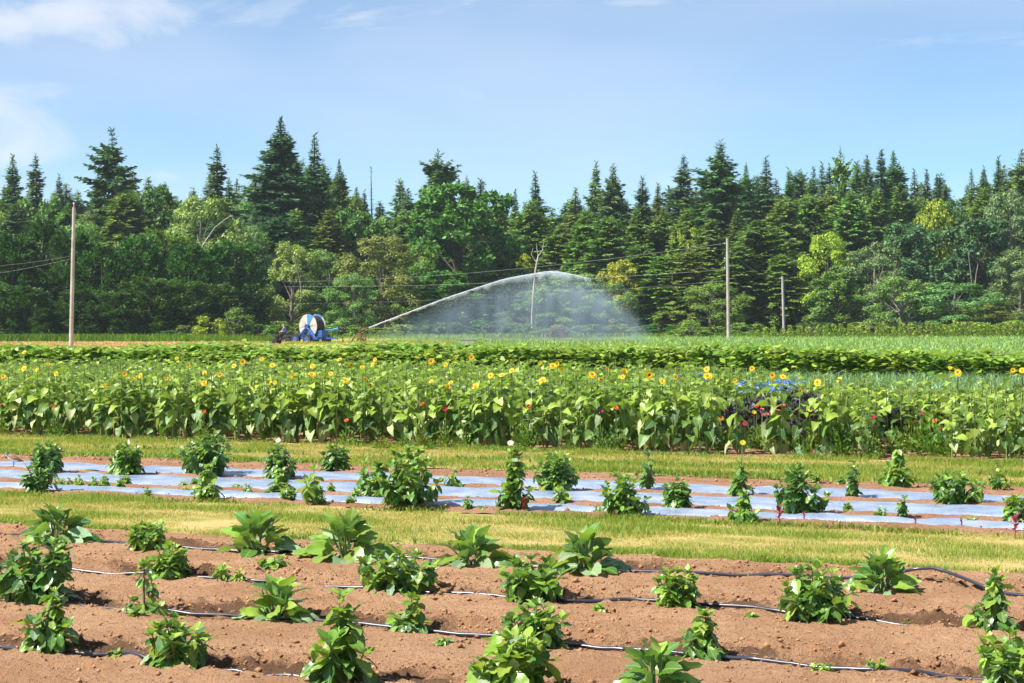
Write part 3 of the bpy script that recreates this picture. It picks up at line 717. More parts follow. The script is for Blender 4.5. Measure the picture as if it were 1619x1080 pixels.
skyline([
    ('spire', 20, 244, 52, 330, 'fir', None), ('fir', 62, 242, 80, 325, 'fir', None), ('spire', -12, 262, 60, 330, 'fir', None), ('fir', 95, 275, 60, 335, 'fir', None),
    ('wild', 178, 200, 125, 300, 'fir', 'ragged long-limbed fir behind the tall bare utility pole'),
    ('fir', 345, 229, 88, 310, 'fir', 'broad pointed fir rising behind the pale birch with a white limb'),
    ('fir', 440, 184, 122, 290, 'blue', 'tallest dark fir, rising directly behind the blue hose reel'),
    ('spire', 494, 210, 64, 300, 'blue', 'slim leaning fir just beside the tallest dark fir'),
    ('spire', 516, 252, 50, 305, 'fir2', None), ('fir', 540, 252, 58, 310, 'fir', None), ('spire', 575, 300, 44, 325, 'fir', None),
    ('thin', 591, 264, 40, 315, 'grey', 'thin half-bare fir top between the hose reel firs and the big maple'),
    ('wild', 692, 237, 112, 300, 'fir', 'flat-topped wind-shaped fir standing over the big round maple'),
    ('thin', 640, 285, 40, 315, 'fir2', None),
    ('spire', 808, 299, 42, 325, 'fir', None), ('spire', 788, 330, 46, 330, 'fir', None), ('spire', 855, 269, 52, 300, 'fir', 'slim bluish fir rising above the bare white snag'),
    ('spire', 830, 320, 50, 310, 'olive', None), ('spire', 905, 297, 56, 310, 'fir2', None), ('fir', 935, 255, 70, 305, 'fir2', None), ('fir', 964, 258, 76, 300, 'fir', None),
    ('spire', 1018, 278, 54, 305, 'fir', None), ('spire', 1034, 289, 50, 310, 'fir2', None), ('spire', 1077, 245, 66, 310, 'fir', None),
    ('fir', 1133, 221, 116, 300, 'blue', 'tall broad bluish fir rising behind the wired utility pole'),
    ('fir', 1178, 258, 62, 310, 'fir', None), ('spire', 1213, 246, 60, 310, 'fir', None), ('spire', 1255, 265, 54, 312, 'fir2', None), ('spire', 1282, 262, 46, 318, 'fir', None),
    ('spire', 1302, 255, 46, 315, 'fir', None), ('wild', 1328, 232, 60, 305, 'fir2', 'crooked-topped fir above the yellowish broadleaf tree'), ('spire', 1350, 255, 46, 318, 'fir', None),
    ('spire', 1371, 245, 46, 315, 'fir', None), ('fir', 1391, 235, 80, 305, 'blue', None), ('fir', 1426, 238, 78, 310, 'fir', None), ('spire', 1450, 266, 46, 318, 'fir', None),
    ('spire', 1468, 267, 44, 320, 'fir', None), ('spire', 1482, 274, 40, 322, 'fir', None), ('spire', 1497, 287, 36, 324, 'fir', None), ('spire', 1537, 268, 42, 320, 'fir2', None),
    ('spire', 1556, 262, 42, 318, 'fir', None), ('spire', 1576, 247, 46, 312, 'fir', None), ('fir', 1610, 236, 84, 305, 'fir2', None), ('fir', 1650, 245, 80, 305, 'fir', None),
])
# rear fill so that the forest closes behind the skyline
MASS = [(-60, 290), (0, 288), (60, 284), (120, 305), (150, 282), (230, 278), (300, 288), (380, 268), (470, 258), (560, 284), (600, 308), (650, 288), (700, 272), (775, 300), (800, 338), (835, 335), (880, 340), (905, 318), (1000, 318), (1060, 306), (1100, 285), (1180, 288), (1230, 288), (1300, 272), (1400, 262), (1470, 278), (1510, 312), (1550, 282), (1619, 258), (1700, 262)]
for i in range(64):
    px = -60 + i * 27.5 + trng.uniform(-9, 9)
    top = float(np.interp(px, [m[0] for m in MASS], [m[1] for m in MASS]))
    if i % 2 == 0:
        tree(trng.choice(['maple', 'maple', 'willow']), px + 12, top + trng.uniform(12, 34), trng.uniform(90, 120), trng.uniform(312, 322), trng.choice(['maple', 'fir2', 'olive', 'drape']), 'broadleaf crown filling the forest ' + place(px), 'broadleaf trees deep in the forest')
    top += trng.uniform(-14, 14)
    tree(trng.choice(['fir', 'fir', 'drape', 'spire']), px, top, trng.uniform(70, 100), trng.uniform(322, 352), trng.choice(['fir', 'fir2', 'fir2']), 'dark conifer deep in the forest ' + place(px), 'conifers deep in the forest')
MIDL = 'dense conifer in the middle rank of the forest with drooping boughs'; MIDG = 'middle-rank conifers'
for (k, px, top, w, Y, c) in [
    ('drape', 30, 320, 110, 300, 'fir'), ('fir', 110, 318, 100, 300, 'fir2'), ('drape', 205, 300, 110, 292, 'olive'), ('drape', 330, 330, 110, 292, 'fir'), ('fir', 400, 330, 90, 285, 'fir'),
    ('drape', 470, 330, 100, 280, 'fir2'), ('drape', 520, 330, 90, 285, 'olive'), ('fir', 565, 345, 90, 295, 'fir'), ('drape', 640, 330, 90, 290, 'fir2'), ('fir', 790, 360, 90, 300, 'fir'),
    ('drape', 845, 315, 86, 285, 'drape'), ('drape', 885, 352, 90, 282, 'fir2'), ('drape', 925, 330, 100, 278, 'drape'), ('drape', 965, 340, 100, 274, 'fir2'), ('drape', 1008, 330, 88, 280, 'drape'),
    ('fir', 1050, 325, 96, 284, 'fir2'), ('drape', 1085, 330, 100, 276, 'drape'), ('drape', 1125, 345, 110, 268, 'fir2'), ('fir', 1165, 330, 96, 280, 'fir2'), ('drape', 1205, 345, 120, 262, 'drape'),
    ('drape', 1170, 385, 100, 258, 'cedarl'), ('drape', 1245, 310, 96, 284, 'fir2'), ('drape', 1280, 305, 90, 290, 'drape'), ('fir', 1315, 290, 90, 290, 'fir2'), ('drape', 1350, 300, 96, 284, 'fir2'),
    ('drape', 1385, 300, 96, 290, 'drape'), ('fir', 1420, 295, 90, 292, 'fir2'), ('drape', 1460, 315, 90, 295, 'olive'), ('drape', 1560, 295, 90, 295, 'fir2'), ('drape', 1050, 400, 90, 256, 'drape'),
    ('drape', 1010, 385, 90, 260, 'fir2'), ('drape', 1090, 395, 100, 254, 'drape'), ('drape', 1240, 400, 84, 256, 'fir2'), ('drape', 760, 380, 90, 288, 'fir'), ('drape', 440, 340, 110, 276, 'blue'), ('fir', 1590, 300, 90, 290, 'fir2')]:
    tree(k, px, top, w, Y, c, f'{TONE[c]} {"drooping cedar" if k == "drape" else "layered fir"} in the middle rank {place(px)}', MIDG)
# dark cypress hedge at the left
HL = 'dense dark cypress with flame-shaped tips in the hedge behind the golden stubble'; HG = 'cypresses of the dark hedge'
for (px, top, w, Y, c) in [(-30, 372, 120, 232, 'cedar'), (22, 378, 120, 230, 'cedar'), (72, 352, 110, 235, 'cedar'), (118, 372, 100, 230, 'cedar'), (165, 396, 110, 227, 'cedar'), (212, 380, 110, 232, 'cedar'),
                           (258, 368, 120, 236, 'cedarl'), (300, 392, 110, 232, 'cedar'), (236, 440, 110, 224, 'cedar'), (290, 446, 110, 225, 'cedar'), (335, 392, 110, 238, 'cedar'), (372, 385, 100, 240, 'cedar'),
                           (40, 455, 110, 222, 'cedar'), (-15, 450, 110, 222, 'cedar'), (130, 460, 100, 223, 'cedar'), (180, 462, 90, 222, 'cedar'), (340, 450, 90, 228, 'cedar')]:
    tree('cedar', px, top, w, Y, c, f'{TONE[c]} {"low front" if top > 430 else "tall"} cypress of the hedge {place(px)}', HG)
for a in [
    ('willow', 60, 362, 90, 240, 'cedarl', 'lighter green bushy tree among the dark cypresses at the frame end of the hedge', 'willow_tree'),
    ('willow', 128, 340, 96, 243, 'willow', 'pale grey-green willow right behind the tall bare utility pole', 'willow_tree'),
    ('willow', 180, 378, 70, 238, 'birch', 'pale silvery willow crown between cypresses beside the bare pole', 'willow_tree'),
    ('maple', 245, 282, 130, 300, 'maple', 'dark broadleaf tree between the ragged fir and the broad pointed fir', 'maple_tree'),
    ('willow', 318, 292, 140, 262, 'birch', 'pale yellow-green birch with a bent white limb above the cypress hedge', 'birch_tree'),
    ('willow', 395, 345, 90, 268, 'willow', 'olive broadleaf tree tucked beside the tallest dark fir', 'willow_tree'),
    ('willow', 462, 372, 92, 246, 'birch', 'slender pale birch standing behind the hose reel', 'birch_tree'),
    ('willow', 520, 385, 92, 248, 'willow', 'grey-green willow between the slender birch and the olive willow', 'willow_tree'),
    ('maple', 560, 318, 110, 290, 'maple', 'mid-green broadleaf tree under the thin half-bare fir top', 'maple_tree'),
    ('willow', 600, 362, 130, 246, 'olive', 'olive yellow-green willow behind the sprinkler cart', 'willow_tree'),
    ('willow', 560, 425, 90, 238, 'willow', 'low pale willow behind the blue hose reel', 'willow_tree'),
    ('maple', 722, 274, 200, 268, 'maple', 'large round dark green maple behind the rising water jet', 'maple_tree'),
    ('maple', 700, 420, 150, 252, 'maple', 'lower maple with big light leaves under the large round maple', 'maple_tree'),
    ('willow', 660, 380, 90, 258, 'olive', 'olive tree leaning against the large round maple', 'willow_tree'),
    ('maple', 820, 395, 80, 276, 'lime', 'small lime-green maple beside the bare white snag', 'maple_tree'),
    ('willow', 905, 425, 130, 244, 'willow', 'pale willow thicket veiled by the falling water spray', 'willow_tree'),
    ('willow', 850, 455, 110, 246, 'grey', 'grey-green willow thicket at the foot of the bare snag', 'willow_tree'),
    ('willow', 960, 440, 90, 242, 'willow', 'pale willow at the tail end of the water spray', 'willow_tree'),
    ('maple', 980, 405, 84, 256, 'lime', 'yellow-green maple over the tail of the water spray', 'maple_tree'),
    ('maple', 1088, 345, 50, 274, 'lime', 'small bright lime tree crown among the conifers beside the wired pole', 'maple_tree'),
    ('willow', 1125, 440, 110, 246, 'drape', 'olive thicket at the foot of the wired utility pole', 'willow_tree'),
    ('willow', 1310, 356, 92, 254, 'lime', 'yellowish broadleaf tree behind the short guyed pole', 'maple_tree'),
    ('maple', 1320, 420, 100, 250, 'olive', 'dark-bottomed olive broadleaf below the yellowish tree', 'maple_tree'),
    ('maple', 1440, 338, 130, 272, 'blue', 'dark bluish-green maple with a dense round crown beside the grey willow', 'maple_tree'),
    ('willow', 1385, 375, 120, 252, 'grey', 'grey-green willow with several pale leaning trunks', 'willow_tree'),
    ('willow', 1425, 430, 110, 244, 'willow', 'lower pale willow bough mass under the dark bluish maple', 'willow_tree'),
    ('maple', 1475, 305, 84, 290, 'lime', 'lime-green broadleaf crown standing out below the small skyline firs', 'maple_tree'),
    ('maple', 1548, 332, 150, 268, 'blue', 'big dark maple with pale bare limbs showing through', 'maple_tree'),
    ('willow', 1510, 440, 140, 240, 'grey', 'wide low grey-green willow before the big dark maple', 'willow_tree'),
    ('willow', 1615, 385, 110, 244, 'grey', 'grey willow at the edge of the forest beyond the sapling row', 'willow_tree'),
    ('willow', 1600, 285, 120, 278, 'grey', 'tall light grey-green tree above the grey willow at the forest end', 'willow_tree'),
    ('willow', 1560, 470, 110, 238, 'olive', 'olive undergrowth tree at the foot of the big dark maple', 'willow_tree'),
]:
    te = tree(a[0], a[1], a[2], a[3], a[4], a[5], a[6], None, a[7])
    for key, Yl, paths in (('bent white limb', 255.0, [((318, 425), (317, 400), (319, 384)), ((319, 384), (326, 372), (340, 352), (355, 340), (366, 333)), ((319, 386), (314, 372), (312, 362))]),
                           ('several pale leaning', 246.5, [((1402, 492), (1410, 465), (1416, 438)), ((1406, 490), (1417, 462), (1424, 434)), ((1412, 488), (1411, 450), (1413, 415)), ((1404, 488), (1418, 455), (1420, 448))]),
                           ('pale bare limbs', 262.0, [((1538, 450), (1534, 412), (1530, 380)), ((1541, 445), (1543, 420), (1546, 402))]),
                           ('slender pale birch', 241.0, [((478, 470), (474, 440), (467, 412), (464, 398))])):
        if key in a[6]:
            inv = Matrix.LocRotScale(te.location, te.rotation_euler, te.scale).inverted()
            for pp in paths:
                mb = MB(); mb.tube([at(x_, y_, Yl) for x_, y_ in pp], [0.085 - 0.055 * q / len(pp) for q in range(len(pp))], 6)
                part('limb', mb.mesh('limb', M['bark_pale'] if 'white' in key else M['bark_limb']), te, inv)
for (px, top, w, Y, c, lab) in [
    (330, 500, 62, 205, 'lime', 'yellow-green shrub in front of the cypress hedge'), (370, 486, 62, 208, 'cedarl', 'rounded light green shrub beside the yellow-green shrub'),
    (298, 514, 60, 206, 'cedarl', None), (268, 522, 50, 206, 'cedar', None), (412, 512, 80, 208, 'cedarl', None), (455, 508, 80, 210, 'cedarl', None), (540, 510, 80, 210, 'cedarl', None), (585, 518, 70, 212, 'drape', None),
    (640, 512, 80, 214, 'drape', None), (700, 508, 90, 216, 'cedar', None), (770, 505, 90, 218, 'blue', None), (830, 512, 70, 216, 'cedarl', None), (860, 518, 60, 210, 'willow', None), (925, 512, 80, 216, 'willow', None),
    (985, 512, 80, 216, 'drape', None), (1040, 512, 80, 218, 'cedar', None), (1090, 516, 90, 210, 'cedarl', None), (1180, 510, 80, 222, 'drape', None), (1290, 508, 90, 226, 'cedar', None), (1370, 508, 90, 226, 'drape', None), (1450, 508, 90, 228, 'cedar', None), (1530, 508, 90, 228, 'drape', None), (1600, 506, 90, 228, 'drape', None)]:
    tree('shrub', px, top, w, Y, c, lab or 'low bramble thicket along the forest foot ' + place(px), None if lab else 'bramble thickets')
GREEN['rose'] = (0.20, 0.13, 0.085)
tree('shrub', 884, 514, 44, 206, 'rose', 'reddish-brown flowering bush under the water spray')

# bare snag and pale limbs
def limb_tree(name, label, paths, mat, cat='tree'):
    base = paths[0][0][0]
    e = empty(name, (base[0], base[1], -0.04), label, cat)
    for i, (pts, rad) in enumerate(paths):
        mb = MB(); mb.tube([Vector(p) - Vector(e.location) for p in pts], rad, 7)
        part('trunk' if i == 0 else 'branch', mb.mesh('trunk' if i == 0 else 'branch', mat), e)
    return e
Ys = 236.0
def pl(*pp, Y=Ys): return [at(x, y, Y) for x, y in pp]
limb_tree('bare_snag', 'bare white forked snag standing in the water spray', [
    (pl((842, 534), (841, 500), (844, 455), (847, 425), (851, 405)), [0.17, 0.15, 0.13, 0.12, 0.09]),
    (pl((851, 405), (858, 396), (860, 380)), [0.09, 0.07, 0.03]), (pl((848, 415), (840, 402), (843, 392)), [0.07, 0.05, 0.02]), (pl((851, 405), (849, 394), (848, 384)), [0.05, 0.04, 0.02])], M['bark_pale'])
# ------------------------------------------------------------------ utility poles and wires
def pole(name, label, base_px, top_px, r0, r1, extra=None):
    gx, gy = ground_at(*base_px); top = at(top_px[0], top_px[1], gy)
    e = empty(name, (gx, gy, -0.03), label, 'utility pole')
    mb = MB(); mb.tube([(0, 0, -0.5), (top.x - gx, 0, top.z + 0.03)], [r0, r1], 12)
    part('pole_shaft', mb.mesh('pole_shaft', M['pole']), e)
    def up(z): return Vector((gx + (top.x - gx) * z / top.z, gy, z))
    for z, side in (extra or []):
        mb = MB(); c = Vector(((top.x - gx) * z / top.z + side * (r0 + 0.10), 0, z + 0.03))
        mb.tube([c - Vector((side * 0.2, 0, 0)), c], 0.03, 6); mb.tube([c + Vector((0, 0, -0.09)), c + Vector((0, 0, -0.02)), c + Vector((0, 0, 0.09))], [0.05, 0.09, 0.06], 8)
        part('insulator', mb.mesh('insulator', M['whitep']), e)
    return e, up, top, gy
eL, upL, topL, yL = pole('utility_pole', 'tall bare weathered wooden utility pole standing in the golden stubble', (112, 548), (117, 328), 0.17, 0.13)
mb = MB(); mb.tube([(topL.x - eL.location.x, 0, topL.z), (topL.x - eL.location.x, 0, topL.z + 0.3)], [0.04, 0.05], 8); mb.tube([(topL.x - eL.location.x, 0, topL.z + 0.3), (topL.x - eL.location.x, 0, topL.z + 0.42)], [0.1, 0.06], 8)
part('insulator', mb.mesh('insulator', M['whitep']), eL)
eR, upR, topR, yR = pole('utility_pole', 'tall wooden utility pole carrying wires at the forest edge beside the water spray', (1152, 540), (1150, 377), 0.18, 0.13, [(9.7, -1), (7.3, -1), (8.9, 1), (8.2, -1)])
eS, upS, topS, yS = pole('utility_pole', 'short wooden utility pole held by a guy wire, beyond the bright green crop', (1240, 534), (1237, 437), 0.18, 0.14, [(7.2, -1)])
eF, upF, topF, yF = pole('utility_pole', 'far wooden utility pole half hidden among the dark cypresses', (203, 530.5), (203, 425), 0.17, 0.13, [(7.5, 1), (8.2, 1)])
def wire(name, a, b, sag, label, r=0.022):
    a, b = Vector(a), Vector(b); pts = []
    for i in range(41):
        t = i / 40; p = a.lerp(b, t); p.z -= sag * 4 * t * (1 - t); pts.append(p)
    mb = MB(); mb.tube(pts, r, 5)
    return tag(ob(name, mb.mesh(name, M['wire'])), label, 'wire', 'overhead wires')
wire('overhead_wire', upR(9.7) + Vector((-0.3, 0, 0)), upF(8.2) + Vector((0.3, 0, 0)), 1.9, 'upper overhead wire crossing the forest above the water jet', 0.014)
wire('overhead_wire', upR(7.1) + Vector((-0.3, 0, 0)), upF(7.5) + Vector((0.3, 0, 0)), 1.1, 'lower overhead wire crossing behind the water jet', 0.014)
wire('overhead_wire', upR(6.0) + Vector((-0.22, 0, 0)), upF(4.8) + Vector((0.2, 0, 0)), 1.1, 'faint lowest overhead wire crossing behind the water spray', 0.007)
wire('overhead_wire', upR(8.9) + Vector((0.3, 0, 0)), upS(7.2) + Vector((-0.3, 0, 0)), 0.7, 'overhead wire between the wired pole and the short guyed pole', 0.016)
oL = at(-220, 424, 150)
wire('overhead_wire', upL(7.15) + Vector((-0.15, 0, 0)), oL, 0.5, 'upper wire running from the tall bare pole out past the cypress hedge', 0.008)
wire('overhead_wire', upL(6.95) + Vector((-0.15, 0, 0)), oL + Vector((0, 0, -1.0)), 0.6, 'lower wire running from the tall bare pole out past the cypress hedge', 0.009)
g = ground_at(1266, 532); wire('guy_wire', upS(7.0) + Vector((0.15, 0, 0)), (g[0], g[1], -0.05), 0.0, 'guy wire slanting from the short pole to the ground', 0.020)
g = ground_at(1181, 533); gl = Vector((g[0], g[1], -0.05)); gt = upR(9.0) + Vector((0.2, 0, 0))
wire('guy_wire', gt, gl, 0.0, 'guy wire anchoring the wired utility pole to the ground', 0.012)
for (a, b, lab) in ((gl, gt, 'pale guard sleeve on the guy wire of the wired pole'), (Vector((*ground_at(1266, 532), -0.05)), upS(7.0), 'pale guard sleeve on the guy wire of the short pole')):
    d = (b - a).normalized(); mb = MB(); mb.tube([a, a + d * 2.0], 0.055, 8); tag(ob('guy_guard', mb.mesh('guy_guard', M['whitep'])), lab, 'guard')

# ------------------------------------------------------------------ leaf shapes (unit length along +Y, face up +Z)
def leaf_shape(name, mat, width=0.5, kind='oval', fold=0.18, droop=0.25, serr=0.0, petiole=0.0, nseg=7, seed=0):
    r = random.Random(seed); V = []; Fq = []
    if petiole:
        V += [(-0.018, -petiole, -0.02), (0.0, -petiole, -0.02), (0.018, -petiole, -0.02)]
    rows = []
    for i in range(nseg + 1):
        t = i / nseg
        if kind == 'oval': w = math.sin(math.pi * min(1, t * 0.96 + 0.04)) ** 0.75
        elif kind == 'heart': w = (math.sin(math.pi * (0.22 + 0.78 * t) ** 0.72) ** 0.8) if t < 1 else 0
        else: w = math.sin(math.pi * (t * 0.97 + 0.03) ** 0.8) ** 1.1
        w = max(0.0, w) * width / 2
        if serr and 0 < i < nseg: w *= 1 + serr * (1 if i % 2 else -1)
        if i == nseg: w = 0.004
        y = t; zc = -droop * t * t + 0.05 * math.sin(t * 5 + seed)
        rip = 0.03 * math.sin(i * 2.1 + seed)
        zl = zc + fold * w + rip; zr = zc + fold * w - rip
        rows.append([(-w, y - 0.0, zl), (-w * 0.5, y, zc + (zl - zc) * 0.62), (0, y, zc), (w * 0.5, y, zc + (zr - zc) * 0.62), (w, y, zr)])
    if kind == 'heart':   # lobes reach back past the leaf stalk
        rows[0] = [(-width * 0.30, -0.10, 0.03), (-width * 0.16, -0.04, 0.01), (0, 0, 0), (width * 0.16, -0.04, 0.01), (width * 0.30, -0.10, 0.03)]
    b = len(V)
    for row in rows: V += row
    for i in range(nseg):
        for k in range(4):
            Fq.append((b + i * 5 + k, b + i * 5 + k + 1, b + (i + 1) * 5 + k + 1, b + (i + 1) * 5 + k))
    if petiole:
        Fq += [(0, 1, b + 2, b + 1), (1, 2, b + 3, b + 2)]
    me = bpy.data.meshes.new(name); me.from_pydata(V, [], Fq); me.materials.append(mat)
    me.polygons.foreach_set('use_smooth', [True] * len(Fq)); me.update(); return me
def leafM(pos, az, pitch, roll, size, wid=1.0):
    R = Matrix.Rotation(az - math.pi / 2, 4, 'Z') @ Matrix.Rotation(pitch, 4, 'X') @ Matrix.Rotation(roll, 4, 'Y')
    return Matrix.Translation(pos) @ R @ Matrix.Diagonal((size * wid, size, size, 1))
DL = {}
for cl in ('dark', 'mid', 'young', 'pale'):
    m = M['dl_' + cl]
    DL[cl] = [leaf_shape('leaf', m, 0.60, 'oval', 0.20, 0.30, 0.07, 0.12, 8, 1), leaf_shape('leaf', m, 0.68, 'oval', 0.25, 0.45, 0.06, 0.10, 8, 2),
              leaf_shape('leaf', m, 0.56, 'lance', 0.22, 0.20, 0.08, 0.12, 8, 3), leaf_shape('leaf', m, 0.64, 'lance', 0.15, 0.10, 0.06, 0.10, 8, 4)]
DB = {}
for cl in ('dark', 'mid', 'young', 'pale'):
    m = M['dl_' + cl]
    DB[cl] = [leaf_shape('leaf', m, 0.62, 'oval', 0.18, 0.22, 0.03, 0.10, 9, 5), leaf_shape('leaf', m, 0.70, 'oval', 0.22, 0.35, 0.03, 0.10, 9, 6), leaf_shape('leaf', m, 0.55, 'oval', 0.28, 0.15, 0.02, 0.10, 9, 7)]

def pick(rg, w):
    t = rg.random() * sum(w.values())
    for k, x in w.items():
        t -= x
        if t <= 0: return k
    return k
def bloom_mesh(name, mat, n=14, rings=2, cup=0.35, width=0.42, core=None):
    V, F, mi = [], [], []
    for k in range(rings):
        rr = 1 - 0.33 * k; el = cup + 0.4 * k
        for i in range(n - 3 * k):
            a = 6.283 * (i + 0.5 * k) / (n - 3 * k); o = Vector((math.cos(a), math.sin(a), 0)); s = Vector((-math.sin(a), math.cos(a), 0))
            b = o * 0.12 + Vector((0, 0, 0.05 * k)); w = width * rr / 2
            m_ = o * (0.12 + 0.55 * rr) * math.cos(el) + Vector((0, 0, 0.45 * rr * math.sin(el) + 0.05 * k)); t = o * rr * math.cos(el * 0.8) + Vector((0, 0, 0.6 * rr * math.sin(el) + 0.05 * k))
            j = len(V); V += [b, m_ - s * w, t, m_ + s * w]; F.append((j, j + 3, j + 2, j + 1)); mi.append(0)
    if core:
        j = len(V); V.append(Vector((0, 0, 0.16)))
        for i in range(10): a = 6.283 * i / 10; V.append(Vector((0.34 * math.cos(a), 0.34 * math.sin(a), 0.10)))
        for i in range(10): F.append((j, j + 1 + i, j + 1 + (i + 1) % 10)); mi.append(1)
    me = bpy.data.meshes.new(name); me.from_pydata(V, [], F); me.materials.append(mat)
    if core: me.materials.append(core)
    me.polygons.foreach_set('material_index', mi); me.update(); return me
BLOOM = {k: bloom_mesh('bloom', M['p_' + k]) for k in ('red', 'orange', 'pink', 'magenta', 'white', 'maroon', 'yellow')}
BLOOM['blue'] = bloom_mesh('bloom', M['p_blue'], 10, 2, 0.6, 0.5)

def dahlia(px, by, ty, wpx, style, seed, label, group, zfun, leafpx=None, mix=None, bloom=None):
    rg = random.Random(seed * 7919 + 13)
    gx, gy = ground_at(px, by); ppm = F_PX / gy
    z0 = zfun(gx, gy); H = (by - ty) / ppm; Rw = 1.1 * wpx / ppm / 2
    e = empty('dahlia_plant', (gx, gy, z0 - 0.01), label, 'plant', group)
    st = MB(); leaves = []           # (pos, az, pitch, roll, size, class)
    mix = mix or dict(dark=0.30, mid=0.50, young=0.20)
    def cls(t):
        w = dict(mix); w['young'] = w.get('young', 0) * (0.3 + 2.4 * t * t); w['dark'] = w.get('dark', 0) * (1.7 - 1.3 * t); w['pale'] = 0.10 * (1 - t) * (w.get('mid', 0.5) > 0)
        return pick(rg, w)
    lib = DL
    if style == 'broad':
        lib = DB; base = leafpx / ppm if leafpx else max(0.15, H * 0.55)
        n = 38
        for i in range(n):
            t = i / (n - 1); az = i * 2.39996 + rg.uniform(-0.3, 0.3)
            pitch = math.radians(rg.uniform(-8, 12) if t < 0.25 else 5 + 66 * ((t - 0.25) / 0.75) ** 0.9 + rg.uniform(-14, 14))
            r0 = Rw * (0.45 - 0.40 * t) * rg.uniform(0.5, 1.0); z = H * (0.05 + 0.50 * t ** 1.1)
            s = base * 1.1 * rg.uniform(0.7, 1.2) * (1.05 - 0.35 * t) * (1.0 if t > 0.25 else 1.1)
            lim = Rw * 1.1 - r0
            if abs(math.cos(pitch)) * s > lim: s = max(0.08, lim / abs(math.cos(pitch)))
            if z + s * math.sin(pitch) > H * 1.02: s = max(0.09, (H * 1.02 - z) / math.sin(pitch))
            leaves.append((Vector((math.cos(az) * r0, math.sin(az) * r0, z)), az, pitch, rg.uniform(-0.9, 0.9), s, 'pale' if t < 0.25 and rg.random() < 0.6 else cls(t * 0.7)))
        for i in range(7):
            a = rg.uniform(0, 6.28); st.tube([(0, 0, -0.05), (math.cos(a) * Rw * 0.2, math.sin(a) * Rw * 0.2, H * 0.3), (math.cos(a) * Rw * 0.3, math.sin(a) * Rw * 0.3, H * 0.62)], [0.012, 0.009, 0.004], 5)
    else:
        spec = {'bush': (15, 0.95, 0.10), 'spire': (9, 0.7, 0.10), 'sapling': (6, 1.0, 0.45), 'sparse': (3, 0.8, 0.15), 'weed': (6, 1.0, 0.05)}[style]
        ns = spec[0]; size = 0.68 * (leafpx / ppm) if leafpx else 0.085
        for i in range(ns):
            a = 6.283 * i / ns + rg.uniform(-0.5, 0.5)
            q = rg.uniform(0.35, 1.0) if i else 0.0
            if style == 'bush':
                tipr = Rw * 0.85 * q; tipz = H * math.sqrt(max(0.05, 1 - (q * 0.93) ** 2)) * rg.uniform(0.82, 0.95) if i else H * 0.9
            elif style == 'spire':
                tipr = Rw * 0.8 * q; tipz = H * (0.95 if i == 0 else (rg.uniform(0.72, 0.9) if i < 3 else rg.uniform(0.25, 0.6) * (1.1 - 0.4 * q)))
                if 0 < i < 3: tipr *= 0.4
            elif style == 'sapling':
                tipr = Rw * 0.85 * q; tipz = H * (0.97 if i == 0 else (0.62 if i == 1 else rg.uniform(0.12, 0.25)))
            else:
                tipr = Rw * 0.8 * q; tipz = H * (0.97 if i == 0 else rg.uniform(0.5, 0.8))
            tip = Vector((math.cos(a) * tipr, math.sin(a) * tipr, tipz)); mid = Vector((tip.x * 0.62, tip.y * 0.62, tipz * 0.48)) + Vector((rg.uniform(-1, 1), rg.uniform(-1, 1), 0)) * 0.015
            r_ = 0.008 if style != 'sapling' else 0.011
            st.tube([(0, 0, -0.04), mid, tip], [r_, r_ * 0.75, 0.003], 5)
            ln = mid.length + (tip - mid).length
            nn = max(3, int(ln / (size * 0.42)))
            lo = 0.30 if style in ('bush', 'weed') else 0.2
            for j in range(nn):
                t = lo + (1 - lo) * (j + rg.uniform(0.1, 0.6)) / nn; t = min(t, 1)
                if style == 'sapling' and i == 0 and 0.25 < t < 0.68: continue
                p = (Vector((0, 0, 0)).lerp(mid, t / 0.5) if t < 0.5 else mid.lerp(tip, (t - 0.5) / 0.5))
                zz = p.z / H; a0 = rg.uniform(0, 6.28) if j % 2 else a + math.pi / 2 + rg.uniform(-0.6, 0.6)
                for k in range((3 if style == 'spire' and i < 3 else 2) if t < 0.90 else 5):
                    az = a0 + (math.pi if k % 2 else 0) + (math.pi / 2 if k > 1 else 0) + rg.uniform(-0.4, 0.4)
                    if style == 'bush' and tipr > 0.02: az = az * 0.5 + a * 0.5 if abs(((az - a + math.pi) % 6.283) - math.pi) > 2.2 else az
                    up = t > 0.88
                    pitch = math.radians(rg.uniform(20, 65) if up else rg.uniform(-68, -8) + 28 * zz)
                    s = size * 1.15 * rg.uniform(0.75, 1.3) * (0.78 if up else 1.0) * (1.15 - 0.3 * zz)
                    leaves.append((p, az, pitch, rg.uniform(-0.6, 0.6), s, cls(min(1, zz * 0.75 + (0.3 if up else 0)))))
            if style in ('bush', 'spire') and i % 2 == 0:      # skirt of low leaves hides the bare base
                for k in range(5):
                    az = rg.uniform(0, 6.28); rr = Rw * rg.uniform(0.2, 0.55)
                    leaves.append((Vector((math.cos(az) * rr, math.sin(az) * rr, H * rg.uniform(0.10, 0.3))), az, math.radians(rg.uniform(-50, -5)), rg.uniform(-0.4, 0.4), size * rg.uniform(0.9, 1.35), cls(0.0)))
    part('stem', st.mesh('stem', M['stem_brown'] if style in ('sapling',) else M['stem']), e)
    for (p, az, pi_, ro, s, c) in leaves:
        b = p.z + math.sin(pi_) * s
        if b < 0.012: pi_ = max(pi_, math.asin(max(-1, min(1, (0.012 - p.z) / s))))
        part('leaf', rg.choice(lib[c]), e, leafM(p + Vector((math.cos(az), math.sin(az), 0)) * 0.06 * s, az, pi_, ro, s, rg.uniform(0.85, 1.1)))
